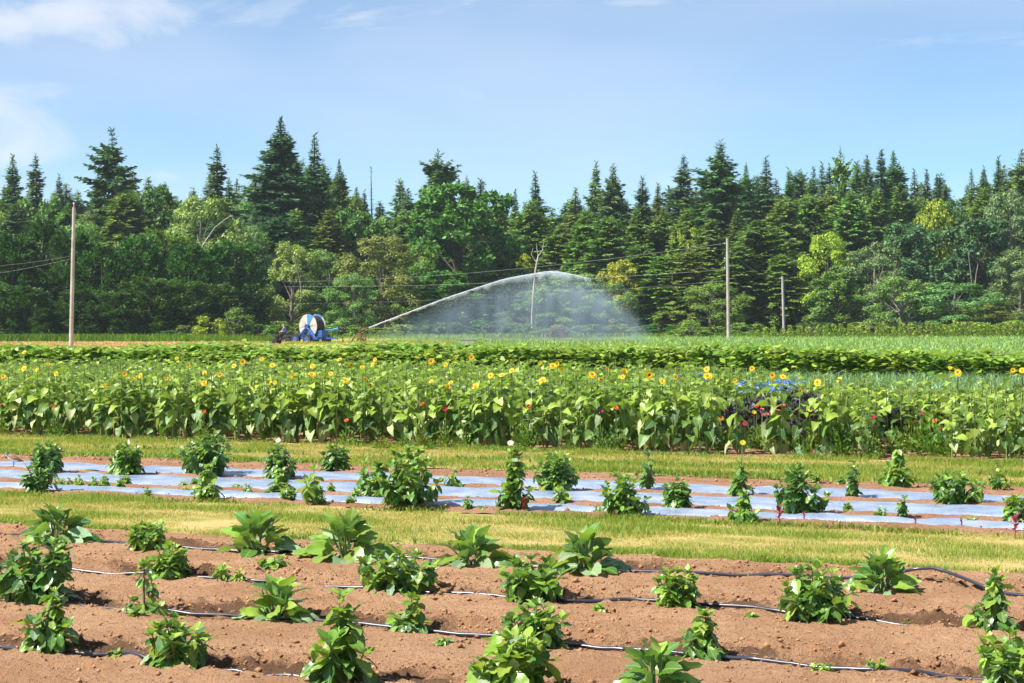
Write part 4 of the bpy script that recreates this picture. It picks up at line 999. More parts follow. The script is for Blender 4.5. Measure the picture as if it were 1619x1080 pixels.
    for (c, dx, dz) in (bloom or []):
        h = Vector((dx / ppm, -0.02, dz / ppm))
        mb = MB(); mb.tube([(0, 0, H * 0.3), h * 0.9, h], [0.005, 0.004, 0.003], 5); part('flower_stalk', mb.mesh('flower_stalk', M['stem']), e)
        part('bloom', BLOOM[c], e, Matrix.Translation(h) @ Matrix.Rotation(0.9, 4, 'X') @ Matrix.Scale(0.038, 4))
    return e

BR = dict(dark=0.35, mid=0.55, young=0.10); LT = dict(dark=0.08, mid=0.45, young=0.5); DK = dict(dark=0.75, mid=0.22, young=0.05); MD = dict(dark=0.3, mid=0.5, young=0.22)
R1, R2, R3, R4 = 'in the row by the grass strip', 'in the second row from the grass', 'in the third row from the grass', 'in the row farthest from the grass'
GB = 'broad-leaved dahlias bordering the grass strip'
front = [
    (88, 868, 788, 125, 'broad', BR, 34, 'tall broad-leaved dahlia behind the biggest dark bush ' + R1, None),
    (238, 880, 832, 84, 'bush', LT, 20, 'small light green dahlia ' + R1, None),
    (410, 887, 797, 140, 'broad', BR, 42, 'broad-leaved dahlia with pale lower leaves on the soil beside the grass strip', GB),
    (548, 896, 808, 160, 'broad', BR, 46, 'broad-leaved dahlia with pale lower leaves on the soil beside the grass strip', GB),
    (745, 905, 836, 150, 'broad', BR, 42, 'broad-leaved dahlia with pale lower leaves on the soil beside the grass strip', GB),
    (925, 917, 832, 140, 'broad', BR, 44, 'broad-leaved dahlia with pale lower leaves on the soil beside the grass strip', GB),
    (1394, 945, 856, 125, 'broad', BR, 40, 'broad-leaved dahlia where the drip hose lifts off the soil', None),
    (62, 966, 850, 160, 'bush', DK, 29, 'biggest dark bushy dahlia ' + R2, None),
    (268, 922, 864, 76, 'bush', LT, 22, 'light green dahlia behind the bare-stemmed sapling ' + R2, None),
    (434, 916, 888, 46, 'bush', LT, 20, 'low yellow-green dahlia behind a broad-leaved one ' + R2, None),
    (628, 948, 866, 150, 'bush', MD, 27, 'wide bushy green dahlia ' + R2, 'bushy dahlias in the second row'),
    (840, 962, 884, 120, 'bush', BR, 29, 'wide bushy green dahlia ' + R2, 'bushy dahlias in the second row'),
    (1073, 974, 899, 92, 'bush', LT, 23, 'light yellow-green dahlia astride the drip hose ' + R2, None),
    (1292, 992, 898, 140, 'bush', MD, 29, 'wide bushy green dahlia ' + R2, 'bushy dahlias in the second row'),
    (1572, 1010, 902, 100, 'spire', MD, 28, 'tall loose dahlia with a twiggy top ' + R2, None),
    (228, 983, 895, 128, 'sapling', MD, 24, 'dahlia with a bare brown stem and leafy skirt ' + R3, None),
    (437, 992, 900, 140, 'broad', dict(dark=0.15, mid=0.6, young=0.35), 46, 'big-leaved dahlia with a bright green top ' + R3, None),
    (650, 1012, 948, 86, 'spire', LT, 24, 'small upright yellow-green dahlia ' + R3, None),
    (848, 1036, 958, 118, 'bush', BR, 30, 'mid-green dahlia with drooping leaves ' + R3, None),
    (1112, 1052, 972, 86, 'spire', MD, 27, 'small dahlia with a yellow-green tip ' + R3, None),
    (1596, 1096, 1005, 130, 'bush', LT, 30, 'bright green bushy dahlia ' + R3, None),
    (86, 1046, 938, 110, 'spire', MD, 31, 'tall upright dahlia ' + R4, None),
    (278, 1068, 978, 112, 'bush', MD, 30, 'bushy dahlia over the half-buried drip hose ' + R4, None),
    (538, 1098, 942, 145, 'spire', MD, 44, 'tallest spire-shaped dahlia with large leaves ' + R4, None),
    (812, 1116, 996, 140, 'bush', LT, 42, 'yellow-green dahlia with large bright leaves ' + R4, None),
    (1036, 1120, 1006, 150, 'broad', BR, 52, 'broad-leaved dahlia ' + R4, None),
]
for i, (px, by, ty, w, s, mix, lp, lab, grp) in enumerate(front):
    dahlia(px, by, ty, w, s, i + 1, lab, grp, soil_z, lp, mix)
for i, (px, by, ty, w) in enumerate([(352, 928, 902, 50), (378, 932, 915, 30), (187, 1050, 1032, 28), (1303, 1078, 1060, 50), (1392, 1076, 1058, 45), (945, 978, 962, 20), (1432, 999, 988, 22), (700, 1034, 1022, 18), (890, 1042, 1030, 22), (1190, 990, 980, 18)]):
    dahlia(px, by, ty, w, 'weed', 200 + i, 'tiny light green weed seedling sprouting beside a drip hose', 'weed seedlings by the drip hoses', soil_z, 14, dict(dark=0, mid=0.3, young=0.7)).name = 'weed_seedling'

# ------------------------------------------------------------------ dahlias in the plastic mulch beds
def mulch_z(x, y): return 0.045
FA, FB, FC = 'on the mulch sheet facing the sunflowers', 'on the middle mulch sheet', 'on the narrow mulch sheet'
mid = [
    (62, 781, 702, 70, 'spire', DK, 16, 'tall thin dahlia standing behind the small bird ' + FC, None),
    (78, 752, 697, 60, 'bush', DK, 15, 'dark dahlia behind the tall thin one ' + FA, None),
    (202, 754, 700, 70, 'bush', MD, 17, 'rounded green dahlia ' + FA, None),
    (327, 754, 688, 104, 'bush', DK, 19, 'large dark rounded dahlia ' + FA, None),
    (328, 792, 738, 60, 'spire', LT, 18, 'light green dahlia standing before the large dark one ' + FC, None),
    (440, 761, 704, 58, 'bush', DK, 15, 'dark dahlia topped by a small white bloom ' + FA, [('white', 0, 60)]),
    (444, 786, 744, 52, 'spire', LT, 16, 'light green dahlia in front of the white-topped one ' + FC, None),
    (496, 799, 744, 66, 'sparse', LT, 22, 'lanky light dahlia with drooping leaves ' + FC, None),
    (532, 747, 704, 54, 'bush', DK, 15, 'small dark compact dahlia ' + FA, None),
    (578, 789, 732, 50, 'sparse', MD, 17, 'thin upright dahlia beside the widest bush ' + FC, None),
    (596, 786, 738, 50, 'spire', MD, 16, 'loose dahlia half hidden by the widest bush ' + FB, None),
    (645, 805, 702, 136, 'bush', MD, 21, 'widest and tallest bushy dahlia ' + FC, None),
    (718, 772, 744, 40, 'sparse', MD, 16, 'small short dahlia next to the widest bush ' + FB, None),
    (812, 810, 712, 66, 'spire', BR, 21, 'tall dahlia with a white bloom and a dark red bloom ' + FC, [('white', -5, 104), ('maroon', 3, 90)]),
    (880, 779, 716, 82, 'bush', MD, 17, 'rounded dahlia behind the tall blooming one ' + FB, None),
    (891, 799, 768, 34, 'sparse', MD, 15, 'small dahlia between two larger ones ' + FC, None),
    (986, 820, 752, 88, 'bush', MD, 18, 'twiggy rounded dahlia ' + FC, None),
    (1025, 779, 718, 46, 'sparse', DK, 17, 'upright sparse dark-leaved dahlia ' + FB, None),
    (1071, 810, 758, 56, 'bush', BR, 16, 'small rounded dahlia beside the twiggy one ' + FC, None),
    (1170, 787, 732, 50, 'spire', BR, 16, 'dahlia with a long bare flower stalk ' + FB, [('yellow', 4, 82)]),
    (1176, 830, 780, 60, 'spire', MD, 18, 'bright green cone-shaped dahlia ' + FC, None),
    (1265, 817, 734, 102, 'bush', DK, 18, 'large dark rounded dahlia with upright shoots ' + FC, None),
    (1350, 791, 732, 48, 'sparse', DK, 17, 'sparse upright dahlia with a dark stem ' + FB, None),
    (1420, 774, 704, 70, 'spire', LT, 18, 'bright green leafy dahlia ' + FA, None),
    (1510, 799, 745, 96, 'bush', BR, 18, 'wide low dahlia with light shoots ' + FB, None),
    (1430, 823, 790, 34, 'sparse', DK, 14, 'small dark dahlia ' + FC, None),
    (1577, 779, 734, 30, 'sparse', MD, 13, 'thin pale dahlia behind the wide low one ' + FA, None),
    (1608, 832, 785, 56, 'bush', LT, 18, 'bright green dahlia at the bed end ' + FC, None),
]
for i, (px, by, ty, w, s, mix, lp, lab, bl) in enumerate(mid):
    dahlia(px, by, ty, w, s, 50 + i, lab, None, mulch_z, lp, mix, bl)
for i in range(46):
    px = rng.uniform(0, 1619); c = rng.choice([749.5, 793, 801, 810, 800, 812]); by = 508 + (c - 508) * (1 + (px - 810) / 7310)
    dahlia(px, by, by - rng.uniform(8, 24), rng.uniform(16, 34), 'weed', 300 + i, 'small light green weed growing at the edge of a mulch sheet', 'weeds at the mulch edges', lambda x, y: 0.03, 9, dict(dark=0.05, mid=0.4, young=0.6)).name = 'weed_seedling'
def amaranth(px, by, hpx, lab, grp):
    gx, gy = ground_at(px, by); ppm = F_PX / gy; H = hpx / ppm
    e = empty('amaranth_seedling', (gx, gy, 0.03), lab, 'plant', grp); mb = MB(); mb.tube([(0, 0, -0.03), (0.005, 0, H)], [0.005, 0.003], 5); part('stem', mb.mesh('stem', M['amaranth']), e)
    for k in range(9):
        t = 0.25 + 0.75 * k / 9; part('leaf', AM, e, leafM(Vector((0, 0, H * t)), k * 2.4, math.radians(10 + 60 * t), 0, H * 0.5))
AM = leaf_shape('leaf', M['amaranth'], 0.45, 'oval', 0.25, 0.2)
for px, by, h in [(1232, 834, 26), (1271, 829, 12), (1447, 837, 12), (828, 813, 18), (971, 826, 12), (1520, 840, 12), (1605, 855, 30)]:
    amaranth(px, by, h, 'large magenta amaranth at the bed end' if h == 30 else 'small dark red amaranth seedling at the mulch edge', None if h == 30 else 'red amaranth seedlings')

# ------------------------------------------------------------------ sunflowers
SFL = [leaf_shape('leaf', M['sf_leaf'], 0.80, 'heart', 0.18, 0.30, 0.03, 0.35, 7, 11), leaf_shape('leaf', M['sf_leaf'], 0.70, 'heart', 0.30, 0.45, 0.03, 0.35, 7, 12), leaf_shape('leaf', M['sf_leaf'], 0.72, 'heart', 0.10, 0.20, 0.03, 0.35, 7, 13)]
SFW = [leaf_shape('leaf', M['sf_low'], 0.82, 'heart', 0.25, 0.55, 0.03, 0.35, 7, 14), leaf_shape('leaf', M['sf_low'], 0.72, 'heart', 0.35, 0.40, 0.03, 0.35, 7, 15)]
SFO = [leaf_shape('leaf', M['sf_old'], 0.75, 'heart', 0.40, 0.60, 0.04, 0.35, 7, 16)]
PET = bloom_mesh('petals', M['petal_y'], 20, 2, 0.18, 0.34)
def lathe(prof, n, mat, name):
    V = []; F = []
    for r_, z in prof:
        for k in range(n): V.append((r_ * math.cos(6.283 * k / n), r_ * math.sin(6.283 * k / n), z))
    for i in range(len(prof) - 1):
        for k in range(n): F.append((i * n + k, i * n + (k + 1) % n, (i + 1) * n + (k + 1) % n, (i + 1) * n + k))
    F.append(tuple(range(n))[::-1]); F.append(tuple((len(prof) - 1) * n + k for k in range(n)))
    me = bpy.data.meshes.new(name); me.from_pydata(V, [], F); me.materials.append(mat); me.polygons.foreach_set('use_smooth', [True] * len(F)); me.update(); return me
DISC = lathe([(0.40, 0.02), (0.38, 0.10), (0.22, 0.15), (0.05, 0.13)], 12, M['disc'], 'disc')
CALYX = lathe([(0.08, -0.30), (0.26, -0.20), (0.42, -0.04), (0.40, 0.03)], 10, M['sf_stem'], 'flower_head')
BUD = bloom_mesh('bud', M['sf_leaf'], 9, 2, 1.1, 0.55)
def sunflower_spec(seed, H=1.1):
    """stem path, leaf list, head frame for a plant of height H"""
    rg = random.Random(seed); lx, ly = rg.uniform(-0.05, 0.05), rg.uniform(-0.05, 0.05)
    def sp(t): return Vector((lx * t * t, ly * t * t, H * t))
    leaves = []; n = rg.randint(15, 18); a = rg.uniform(0, 6.28)
    for i in range(n):
        t = 0.17 + 0.81 * (i + 0.5 * rg.random()) / n; a += 2.4 + rg.uniform(-0.35, 0.35)
        size = (0.13 + 0.085 * math.sin(math.pi * min(1, t * 0.95 + 0.08))) * rg.uniform(0.85, 1.2) * (0.75 if t > 0.88 else 1)
        pitch = math.radians(rg.uniform(-70, -5) if t < 0.5 else (rg.uniform(-55, 20) if t < 0.85 else rg.uniform(-25, 40)))
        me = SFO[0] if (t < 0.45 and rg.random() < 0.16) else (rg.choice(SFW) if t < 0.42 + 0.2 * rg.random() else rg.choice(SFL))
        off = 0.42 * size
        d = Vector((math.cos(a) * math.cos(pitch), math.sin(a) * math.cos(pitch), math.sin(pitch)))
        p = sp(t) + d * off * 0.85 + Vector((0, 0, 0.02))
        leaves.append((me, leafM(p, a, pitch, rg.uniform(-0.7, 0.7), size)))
    return sp, leaves
SPECS = [sunflower_spec(1000 + i) for i in range(12)]
STEMS = []
for sp, _ in SPECS:
    mb = MB(); mb.tube([sp(0) - Vector((0, 0, 0.05)), sp(0.33), sp(0.66), sp(1.0)], [0.013, 0.012, 0.010, 0.008], 6); STEMS.append(mb.mesh('stem', M['sf_stem']))
def sunflower(x, y, H, i, bloom, label, group, face=None, size=0.075):
    sp, leaves = SPECS[i]; s = H / 1.1
    e = empty('sunflower', (x, y, 0.02), label, 'sunflower', group, rng.uniform(0, 6.283)); e.scale = (0.5 + 0.5 * s, 0.5 + 0.5 * s, s)
    part('stem', STEMS[i], e)
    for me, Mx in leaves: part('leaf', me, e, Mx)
    top = sp(1.0)
    if bloom == 2:
        az = (face if face is not None else rng.uniform(-2.6, -0.3)) - e.rotation_euler.z; el = rng.uniform(0.15, 0.9)
        d = Vector((math.cos(az) * math.cos(el), math.sin(az) * math.cos(el), math.sin(el)))
        q = d.to_track_quat('Z', 'Y').to_matrix().to_4x4()
        h = part('flower_head', CALYX, e, Matrix.Translation(top) @ q @ Matrix.Diagonal((size, size, size, 1)))
        part('petals', PET, h, Matrix.Identity(4)); part('disc', DISC, h, Matrix.Translation((0, 0, 0.01)))
    else:
        part('bud', BUD, e, Matrix.Translation(top) @ Matrix.Scale(0.05, 4))
    return e
flowers = [(36,557),(43,582),(58,584),(77,575),(93,590),(2,595),(13,626),(47,635),(200,591),(224,593),(211,598),(164,609),(172,609),(243,645),(263,598),(279,566),(297,577),(323,589),(325,605),(345,592),(366,578),(386,572),(412,567),(434,577),(467,575),(490,578),(463,593),(492,592),(512,594),(428,604),(437,604),(527,590),(533,568),(397,613),
    (543,601),(558,576),(571,580),(579,598),(586,607),(592,568),(593,575),(685,571),(683,602),(701,576),(718,567),(748,565),(706,611),(712,604),(750,610),(772,593),(793,592),(808,571),(809,585),(857,574),(859,601),(877,578),(883,575),(888,583),(933,592),(949,599),(961,583),(979,595),(988,587),(1026,592),(1046,602),(1071,596),
    (1119,583),(1117,594),(1166,601),(1192,582),(1218,593),(1235,595),(1263,617),(1295,604),(1328,599),(1503,581),(1513,588),(1605,585),(1617,585)]
UROW = [27.6 + 0.75 * k for k in range(18)]
big = {(706,611),(988,587),(933,592),(877,578),(859,601),(1117,594),(685,571),(750,610),(492,592),(386,572),(1026,592),(325,605),(748,565)}
nsf = 0; placed = []
def where(px, py):
    side = [(150, 'in line with the tall bare pole'), (330, 'in line with the cypress hedge'), (520, 'in line with the hose reel'), (640, 'in line with the sprinkler cart'), (780, 'below the rising water jet'), (930, 'below the bare white snag'), (1080, 'below the tail of the spray'), (1350, 'near the purple kale'), (1700, 'past the kale towards the bed end')]
    return next(s for lim, s in side if px < lim) + (', tall' if py < 572 else (', low' if py > 606 else ''))
for (px, py) in flowers:
    best = None
    for u in UROW[:13]:
        # where the viewing ray through the bloom meets this row
        a = (px - W_PX / 2) / F_PX; Y = u / (0.380 * a + 0.925); H = CAM_H - (py - HORIZON) / F_PX * Y - 0.03
        c = abs(H - 1.16)
        if best is None or c < best[0]: best = (c, a * Y, Y, H)
    _, x, y, H = best
    if H < 0.35: continue
    sunflower(x, y, H, nsf % 12, 2, f'sunflower with {"a large open" if (px, py) in big else "an open"} yellow bloom {where(px, py)}', 'blooming sunflowers', rng.uniform(-2.3, -0.7) if rng.random() < 0.75 else None, 0.074 if (px, py) in big else rng.uniform(0.042, 0.062)); nsf += 1; placed.append((x, y))
def gap(px, k):
    """open corner with kale and zinnias in front at the right"""
    return (k < 8 and 1132 < px < 1308) or (k < 4 and 1385 < px < 1500) or (k > 9 and px > 1150 + 30 * (18 - k))
def topH(px): return 1.08 - 0.17 * max(0, min(1, (px - 1040) / 300)) - 0.06 * max(0, min(1, (200 - px) / 200))
cand = []
for k, u in enumerate(UROW):
    v = -14.0
    while v < 14.0:
        v += 0.235 * rng.uniform(0.7, 1.3); x, y = uv(u + rng.uniform(-0.10, 0.10), v); px = W_PX / 2 + x / y * F_PX
        if -260 < px < 1900 and not gap(px, k): cand.append((k, x, y, px))
front_n = 300 - nsf - 4
cand.sort(key=lambda c: c[0])
indiv = [c for c in cand if -20 < c[3] < 1640][:front_n]; ids = set(map(id, indiv)); rest = [c for c in cand if id(c) not in ids]
for j, (k, x, y, px) in enumerate(indiv):
    first = k == 0
    sunflower(x, y, topH(px) * rng.uniform(0.82, 1.08), rng.randrange(12), 1, ('leafy budded sunflower at the mown-grass edge, ' if first else 'leafy budded sunflower inside the block, ') + where(px, 590), 'budded sunflowers at the block edge' if first else 'budded sunflowers inside the block')
def mesh_arrays(me):
    V = np.empty(len(me.vertices) * 3, np.float32); me.vertices.foreach_get('co', V)
    return V.reshape(-1, 3), [tuple(p.vertices) for p in me.polygons]
_cache = {}
def joined(name, items, mats):
    """items: (mesh, matrix, material slot); all quads, joined into one mesh"""
    Vs, Fs, Ms = [], [], []; b = 0
    for me, Mx, mi in items:
        if me not in _cache:
            V, F = mesh_arrays(me); _cache[me] = (V, np.array([f for f in F if len(f) == 4], np.int32))
        V, F = _cache[me]; A = np.array(Mx, np.float32)
        Vs.append(V @ A[:3, :3].T + A[:3, 3]); Fs.append(F + b); Ms.append(np.full(len(F), mi)); b += len(V)
    return np_mesh(name, np.concatenate(Vs), np.concatenate(Fs), mats, np.concatenate(Ms), True)
# leaf mats without the object-space veins for joined masses
M['sf_mass'] = leaf_mat('sunflower_mass_leaf', (0.13, 0.235, 0.025), (0.26, 0.36, 0.045), under=(0.27, 0.37, 0.14), rough=0.42, transl=0.32, hue=0.0, val=0.5)
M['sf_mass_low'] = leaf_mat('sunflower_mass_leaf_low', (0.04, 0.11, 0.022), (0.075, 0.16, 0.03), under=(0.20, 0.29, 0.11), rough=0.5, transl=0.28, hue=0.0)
items = []
for (k, x, y, px) in rest:
    i = rng.randrange(12); sp, lv = SPECS[i]; s = topH(px) * rng.uniform(0.80, 1.08) / 1.1
    Mx = Matrix.Translation((x, y, 0.02)) @ Matrix.Rotation(rng.uniform(0, 6.28), 4, 'Z') @ Matrix.Diagonal((0.5 + 0.5 * s, 0.5 + 0.5 * s, s, 1))
    items.append((STEMS[i], Mx, 2))
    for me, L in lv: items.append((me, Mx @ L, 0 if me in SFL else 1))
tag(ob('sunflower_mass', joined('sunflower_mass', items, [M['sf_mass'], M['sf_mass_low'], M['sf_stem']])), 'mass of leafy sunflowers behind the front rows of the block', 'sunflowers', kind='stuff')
# cut stubs at the open corner
for (px, by, ty) in [(1170, 716, 672), (1208, 714, 681), (1219, 720, 678), (1253, 716, 686)]:
    gx, gy = ground_at(px, by); H = (by - ty) * gy / F_PX; e = empty('sunflower_stub', (gx, gy, 0.0), 'cut pale sunflower stalk beside the zinnias', 'sunflower', 'cut sunflower stalks'); mb = MB(); mb.tube([(0, 0, -0.03), (0.01, 0, H)], [0.018, 0.015], 8); part('stem', mb.mesh('stem', M['sf_old']), e)
    for q in range(3): part('leaf', SFO[0], e, leafM(Vector((0, -0.05, H * (0.45 + 0.18 * q))), q * 2.1 - 1.5, -0.5 - 0.2 * q, 0.3, 0.2))

# ------------------------------------------------------------------ kale, zinnias, cornflowers and lime-yellow herbs
def clump_mesh(seed, n, size, mat, R=0.35, H=0.7, up=0.3, wid=0.8, shell=0.5):
    r = np.random.default_rng(seed); d = unit(r.normal(0, 1, (n, 3))); d[:, 2] = np.abs(d[:, 2]); rad = r.uniform(shell, 1, n)[:, None]
    C = d * rad * np.array([R, R, H * 0.85]) + np.array([0, 0, H * 0.08]); D = unit(d + r.normal(0, 0.5, (n, 3)) + np.array([0, 0, up])); S = unit(np.cross(D, r.normal(0, 1, (n, 3))))
    V, F = diamonds(C, D, S, size * r.uniform(0.6, 1.3, n), size * wid * r.uniform(0.6, 1.2, n), 0.25); return np_mesh('foliage', V, F, mat)
KALE = [clump_mesh(600 + i, 420, 0.085, M['kale'], 0.30, 0.72, 0.2, 0.9, 0.6) for i in range(3)]
kst = MB(); kst.tube([(0, 0, -0.03), (0, 0, 0.5)], [0.02, 0.012], 6); kst = kst.mesh('stem', M['stem_brown'])
for i, (px, py, Y, s) in enumerate([(1158, 655, 32.4, 0.8), (1185, 640, 32.8, 0.95), (1212, 628, 33.2, 1.0), (1243, 622, 33.4, 1.05), (1272, 622, 33.2, 1.1), (1262, 660, 32.6, 0.9), (1290, 645, 32.4, 1.0), (1414, 640, 32.0, 0.95), (1432, 645, 32.2, 0.9), (1490, 640, 32.4, 0.9)]):
    Y -= 1.3; s *= 1.0 if i < 7 else 0.8; x = (px - W_PX / 2) / F_PX * Y; e = empty('kale_plant', (x, Y, 0.0), 'dark purple frilly kale bush behind the zinnias' if i < 7 else 'dark purple kale half hidden by sunflower leaves', 'kale', 'purple kale by the zinnias' if i < 7 else 'purple kale among sunflowers', i * 1.3)
    e.scale = (s, s, s * 1.15); part('stem', kst, e); part('foliage', KALE[i % 3], e)
ZF = [clump_mesh(620 + i, 200, 0.06, M['weed'], 0.17, 0.40, 0.5, 0.5, 0.15) for i in range(3)]
zin = [(1150, 650, 'magenta'), (1140, 662, 'orange'), (1178, 670, 'red'), (1197, 643, 'red'), (1205, 647, 'pink'), (1192, 652, 'yellow'), (1213, 655, 'pink'), (1219, 652, 'pink'), (1227, 653, 'pink'), (1236, 655, 'pink'), (1238, 641, 'orange'), (1234, 669, 'red'), (1243, 670, 'red'), (1205, 655, 'pink'), (1230, 649, 'pink'), (1320, 661, 'pink'), (1281, 649, 'yellow'),
       (1456, 652, 'magenta'), (1450, 667, 'red'), (1478, 665, 'orange'), (1485, 677, 'red'), (1503, 676, 'pink'), (1380, 660, 'red'), (1527, 663, 'orange'), (1612, 664, 'yellow'), (668, 639, 'red'), (704, 647, 'red'), (824, 643, 'red'), (836, 643, 'red'), (950, 650, 'magenta'), (974, 645, 'orange'), (84, 643, 'orange'), (322, 651, 'orange'), (733, 667, 'white'), (2, 640, 'orange'), (548, 665, 'orange')]
for i, (px, py, c) in enumerate(zin):
    a = (px - W_PX / 2) / F_PX; u = 27.35 if 660 < px < 980 or px < 600 else rng.uniform(27.9, 29.6); Y = u / (0.38 * a + 0.925); H = CAM_H - (py - HORIZON) / F_PX * Y
    e = empty('zinnia_plant', (a * Y, Y, 0.0), f'{c} zinnia bloom on a leafy stalk ' + ('beside the purple kale' if 1130 < px < 1300 else 'showing among sunflower leaves'), 'flower', f'{c} zinnias ' + ('by the kale' if 1130 < px < 1300 else 'among sunflowers'), i)
    mb = MB(); mb.tube([(0, 0, -0.03), (0.01, 0, H * 0.6), (0, 0, H)], [0.006, 0.005, 0.004], 5); part('stem', mb.mesh('stem', M['stem']), e)
    o = part('foliage', ZF[i % 3], e, Matrix.Diagonal((1, 1, max(0.5, H / 0.62), 1)))
    part('bloom', BLOOM[c], e, Matrix.Rotation(-i, 4, 'Z') @ Matrix.Translation((0, 0, H)) @ Matrix.Rotation(rng.uniform(-0.9, 0.9), 4, 'Y') @ Matrix.Rotation(rng.uniform(0.1, 1.1), 4, 'X') @ Matrix.Scale(0.046 if c in ('red', 'orange') else 0.042, 4))
CF = [clump_mesh(640 + i, 150, 0.07, M['leek'], 0.2, 0.85, 0.8, 0.16, 0.1) for i in range(2)]
for i in range(26):
    if i < 16: px, py, u = rng.uniform(1180, 1262), rng.uniform(598, 612), rng.uniform(31.6, 33.0)
    else: px, py, u = rng.uniform(1040, 1180), rng.uniform(588, 600), rng.uniform(36.2, 37.6)
    a = (px - W_PX / 2) / F_PX; Y = u / (0.38 * a + 0.925); H = CAM_H - (py - HORIZON) / F_PX * Y
    e = empty('cornflower_plant', (a * Y, Y, 0.0), 'blue cornflower clump above the purple kale' if i < 16 else 'blue cornflower clump behind the sunflower tops', 'flower', 'cornflowers above the kale' if i < 16 else 'cornflowers behind the sunflowers', i)
    part('foliage', CF[i % 2], e, Matrix.Diagonal((1, 1, H / 0.9, 1)))
    for k in range(9): part('bloom', BLOOM['blue'], e, Matrix.Translation((rng.uniform(-0.18, 0.18), rng.uniform(-0.18, 0.18), H * rng.uniform(0.8, 1.05))) @ Matrix.Rotation(rng.uniform(0, 1), 4, 'X') @ Matrix.Scale(0.046, 4))
HF = [clump_mesh(660 + i, 260, 0.07, M['p_lime'], 0.32, 0.95, 0.6, 0.35, 0.55) for i in range(2)]; HS = [clump_mesh(664, 200, 0.08, M['weed'], 0.28, 0.8, 0.6, 0.3, 0.2)]
for i, (px, py) in enumerate([(452, 577), (470, 582), (440, 580), (560, 582), (590, 578), (606, 577), (622, 580), (618, 588), (640, 590), (600, 586), (575, 590), (1225, 590), (1300, 592), (1570, 606), (1545, 604), (1590, 606), (1150, 590)]):
    u = rng.uniform(36.3, 38.0); a = (px - W_PX / 2) / F_PX; Y = u / (0.38 * a + 0.925); H = CAM_H - (py - HORIZON) / F_PX * Y
    e = empty('herb_plant', (a * Y, Y, 0.0), 'lime-yellow feathery herb clump behind the sunflower blooms', 'plant', 'lime-yellow herbs', i); s = max(0.4, H / 0.95)
    part('flower_heads', HF[i % 2], e, Matrix.Diagonal((1, 1, s, 1))); part('foliage', HS[0], e, Matrix.Diagonal((1, 1, s, 1)))
# green undergrowth at the sunflowers' feet
for i, (px, by, ty, w) in enumerate([(605, 712, 688, 40), (640, 708, 690, 36), (560, 706, 692, 30), (680, 712, 696, 30), (1285, 722, 660, 50), (1310, 722, 655, 50), (1330, 724, 668, 46), (1440, 720, 660, 60), (1470, 722, 655, 60), (1500, 724, 668, 50), (1260, 720, 668, 44), (1415, 722, 672, 44), (1140, 716, 690, 30), (1225, 716, 700, 26), (1380, 725, 690, 40), (1040, 714, 690, 34), (900, 712, 694, 30)]):
    gx, gy = ground_at(px, by); H = (by - ty) * gy / F_PX; W_ = w * gy / F_PX
    e = empty('herb_clump', (gx, gy, 0.0), 'bushy light green undergrowth at the foot of the sunflower block', 'plant', 'undergrowth by the sunflowers', i * 0.7); part('foliage', ZF[i % 3], e, Matrix.Diagonal((W_ / 0.34, W_ / 0.34, H / 0.40, 1)))
    mb = MB(); mb.tube([(0, 0, -0.03), (0.01, 0.01, H * 0.8)], [0.005, 0.003], 4); part('stem', mb.mesh('stem', M['stem']), e)

# ------------------------------------------------------------------ far row of dense leafy plants
def far_plant(seed):
    r = np.random.default_rng(seed); n = 110; H = 1.05
    C = np.stack([r.normal(0, 0.17, n), r.normal(0, 0.17, n), H * r.uniform(0.05, 1.0, n) ** 0.7], -1); a = r.uniform(0, 6.283, n); D = unit(np.stack([np.cos(a), np.sin(a), r.uniform(-0.7, 0.4, n)], -1))
    S = unit(np.cross(D, np.array([0, 0, 1.0]) + r.normal(0, 0.35, (n, 3)))); V, F = diamonds(C, D, S, r.uniform(0.14, 0.30, n), r.uniform(0.12, 0.24, n), 0.1); return np_mesh('foliage', V, F, M['far_leaf'])
FP = [far_plant(700 + i) for i in range(6)]; fst = MB(); fst.tube([(0, 0, -0.04), (0.02, 0, 0.95)], [0.014, 0.006], 5); fst = fst.mesh('stem', M['sf_stem'])
n_ = 0
for u in (61.0, 62.0, 63.0):
    v = -24.0
    while v < 26.0 and n_ < 299:
        v += rng.uniform(0.30, 0.56); x, y = uv(u + rng.uniform(-0.2, 0.2), v); px = W_PX / 2 + x / y * F_PX
        if not -40 < px < 1660: continue
        h = 1.0 + 0.16 * float(noise2(v * 0.35, u)) + rng.uniform(-0.1, 0.12) - 0.10 * max(0, (px - 1300) / 319) - 0.09 * max(0, min(1, (400 - px) / 120))
        e = empty('bean_plant', (x, y, -0.02), 'bushy leafy plant in the far dense row, ' + where(px, 590), 'plant', 'plants of the far leafy row', rng.uniform(0, 6.28)); e.scale = (1.25, 1.25, h); part('stem', fst, e); part('foliage', FP[n_ % 6], e); n_ += 1

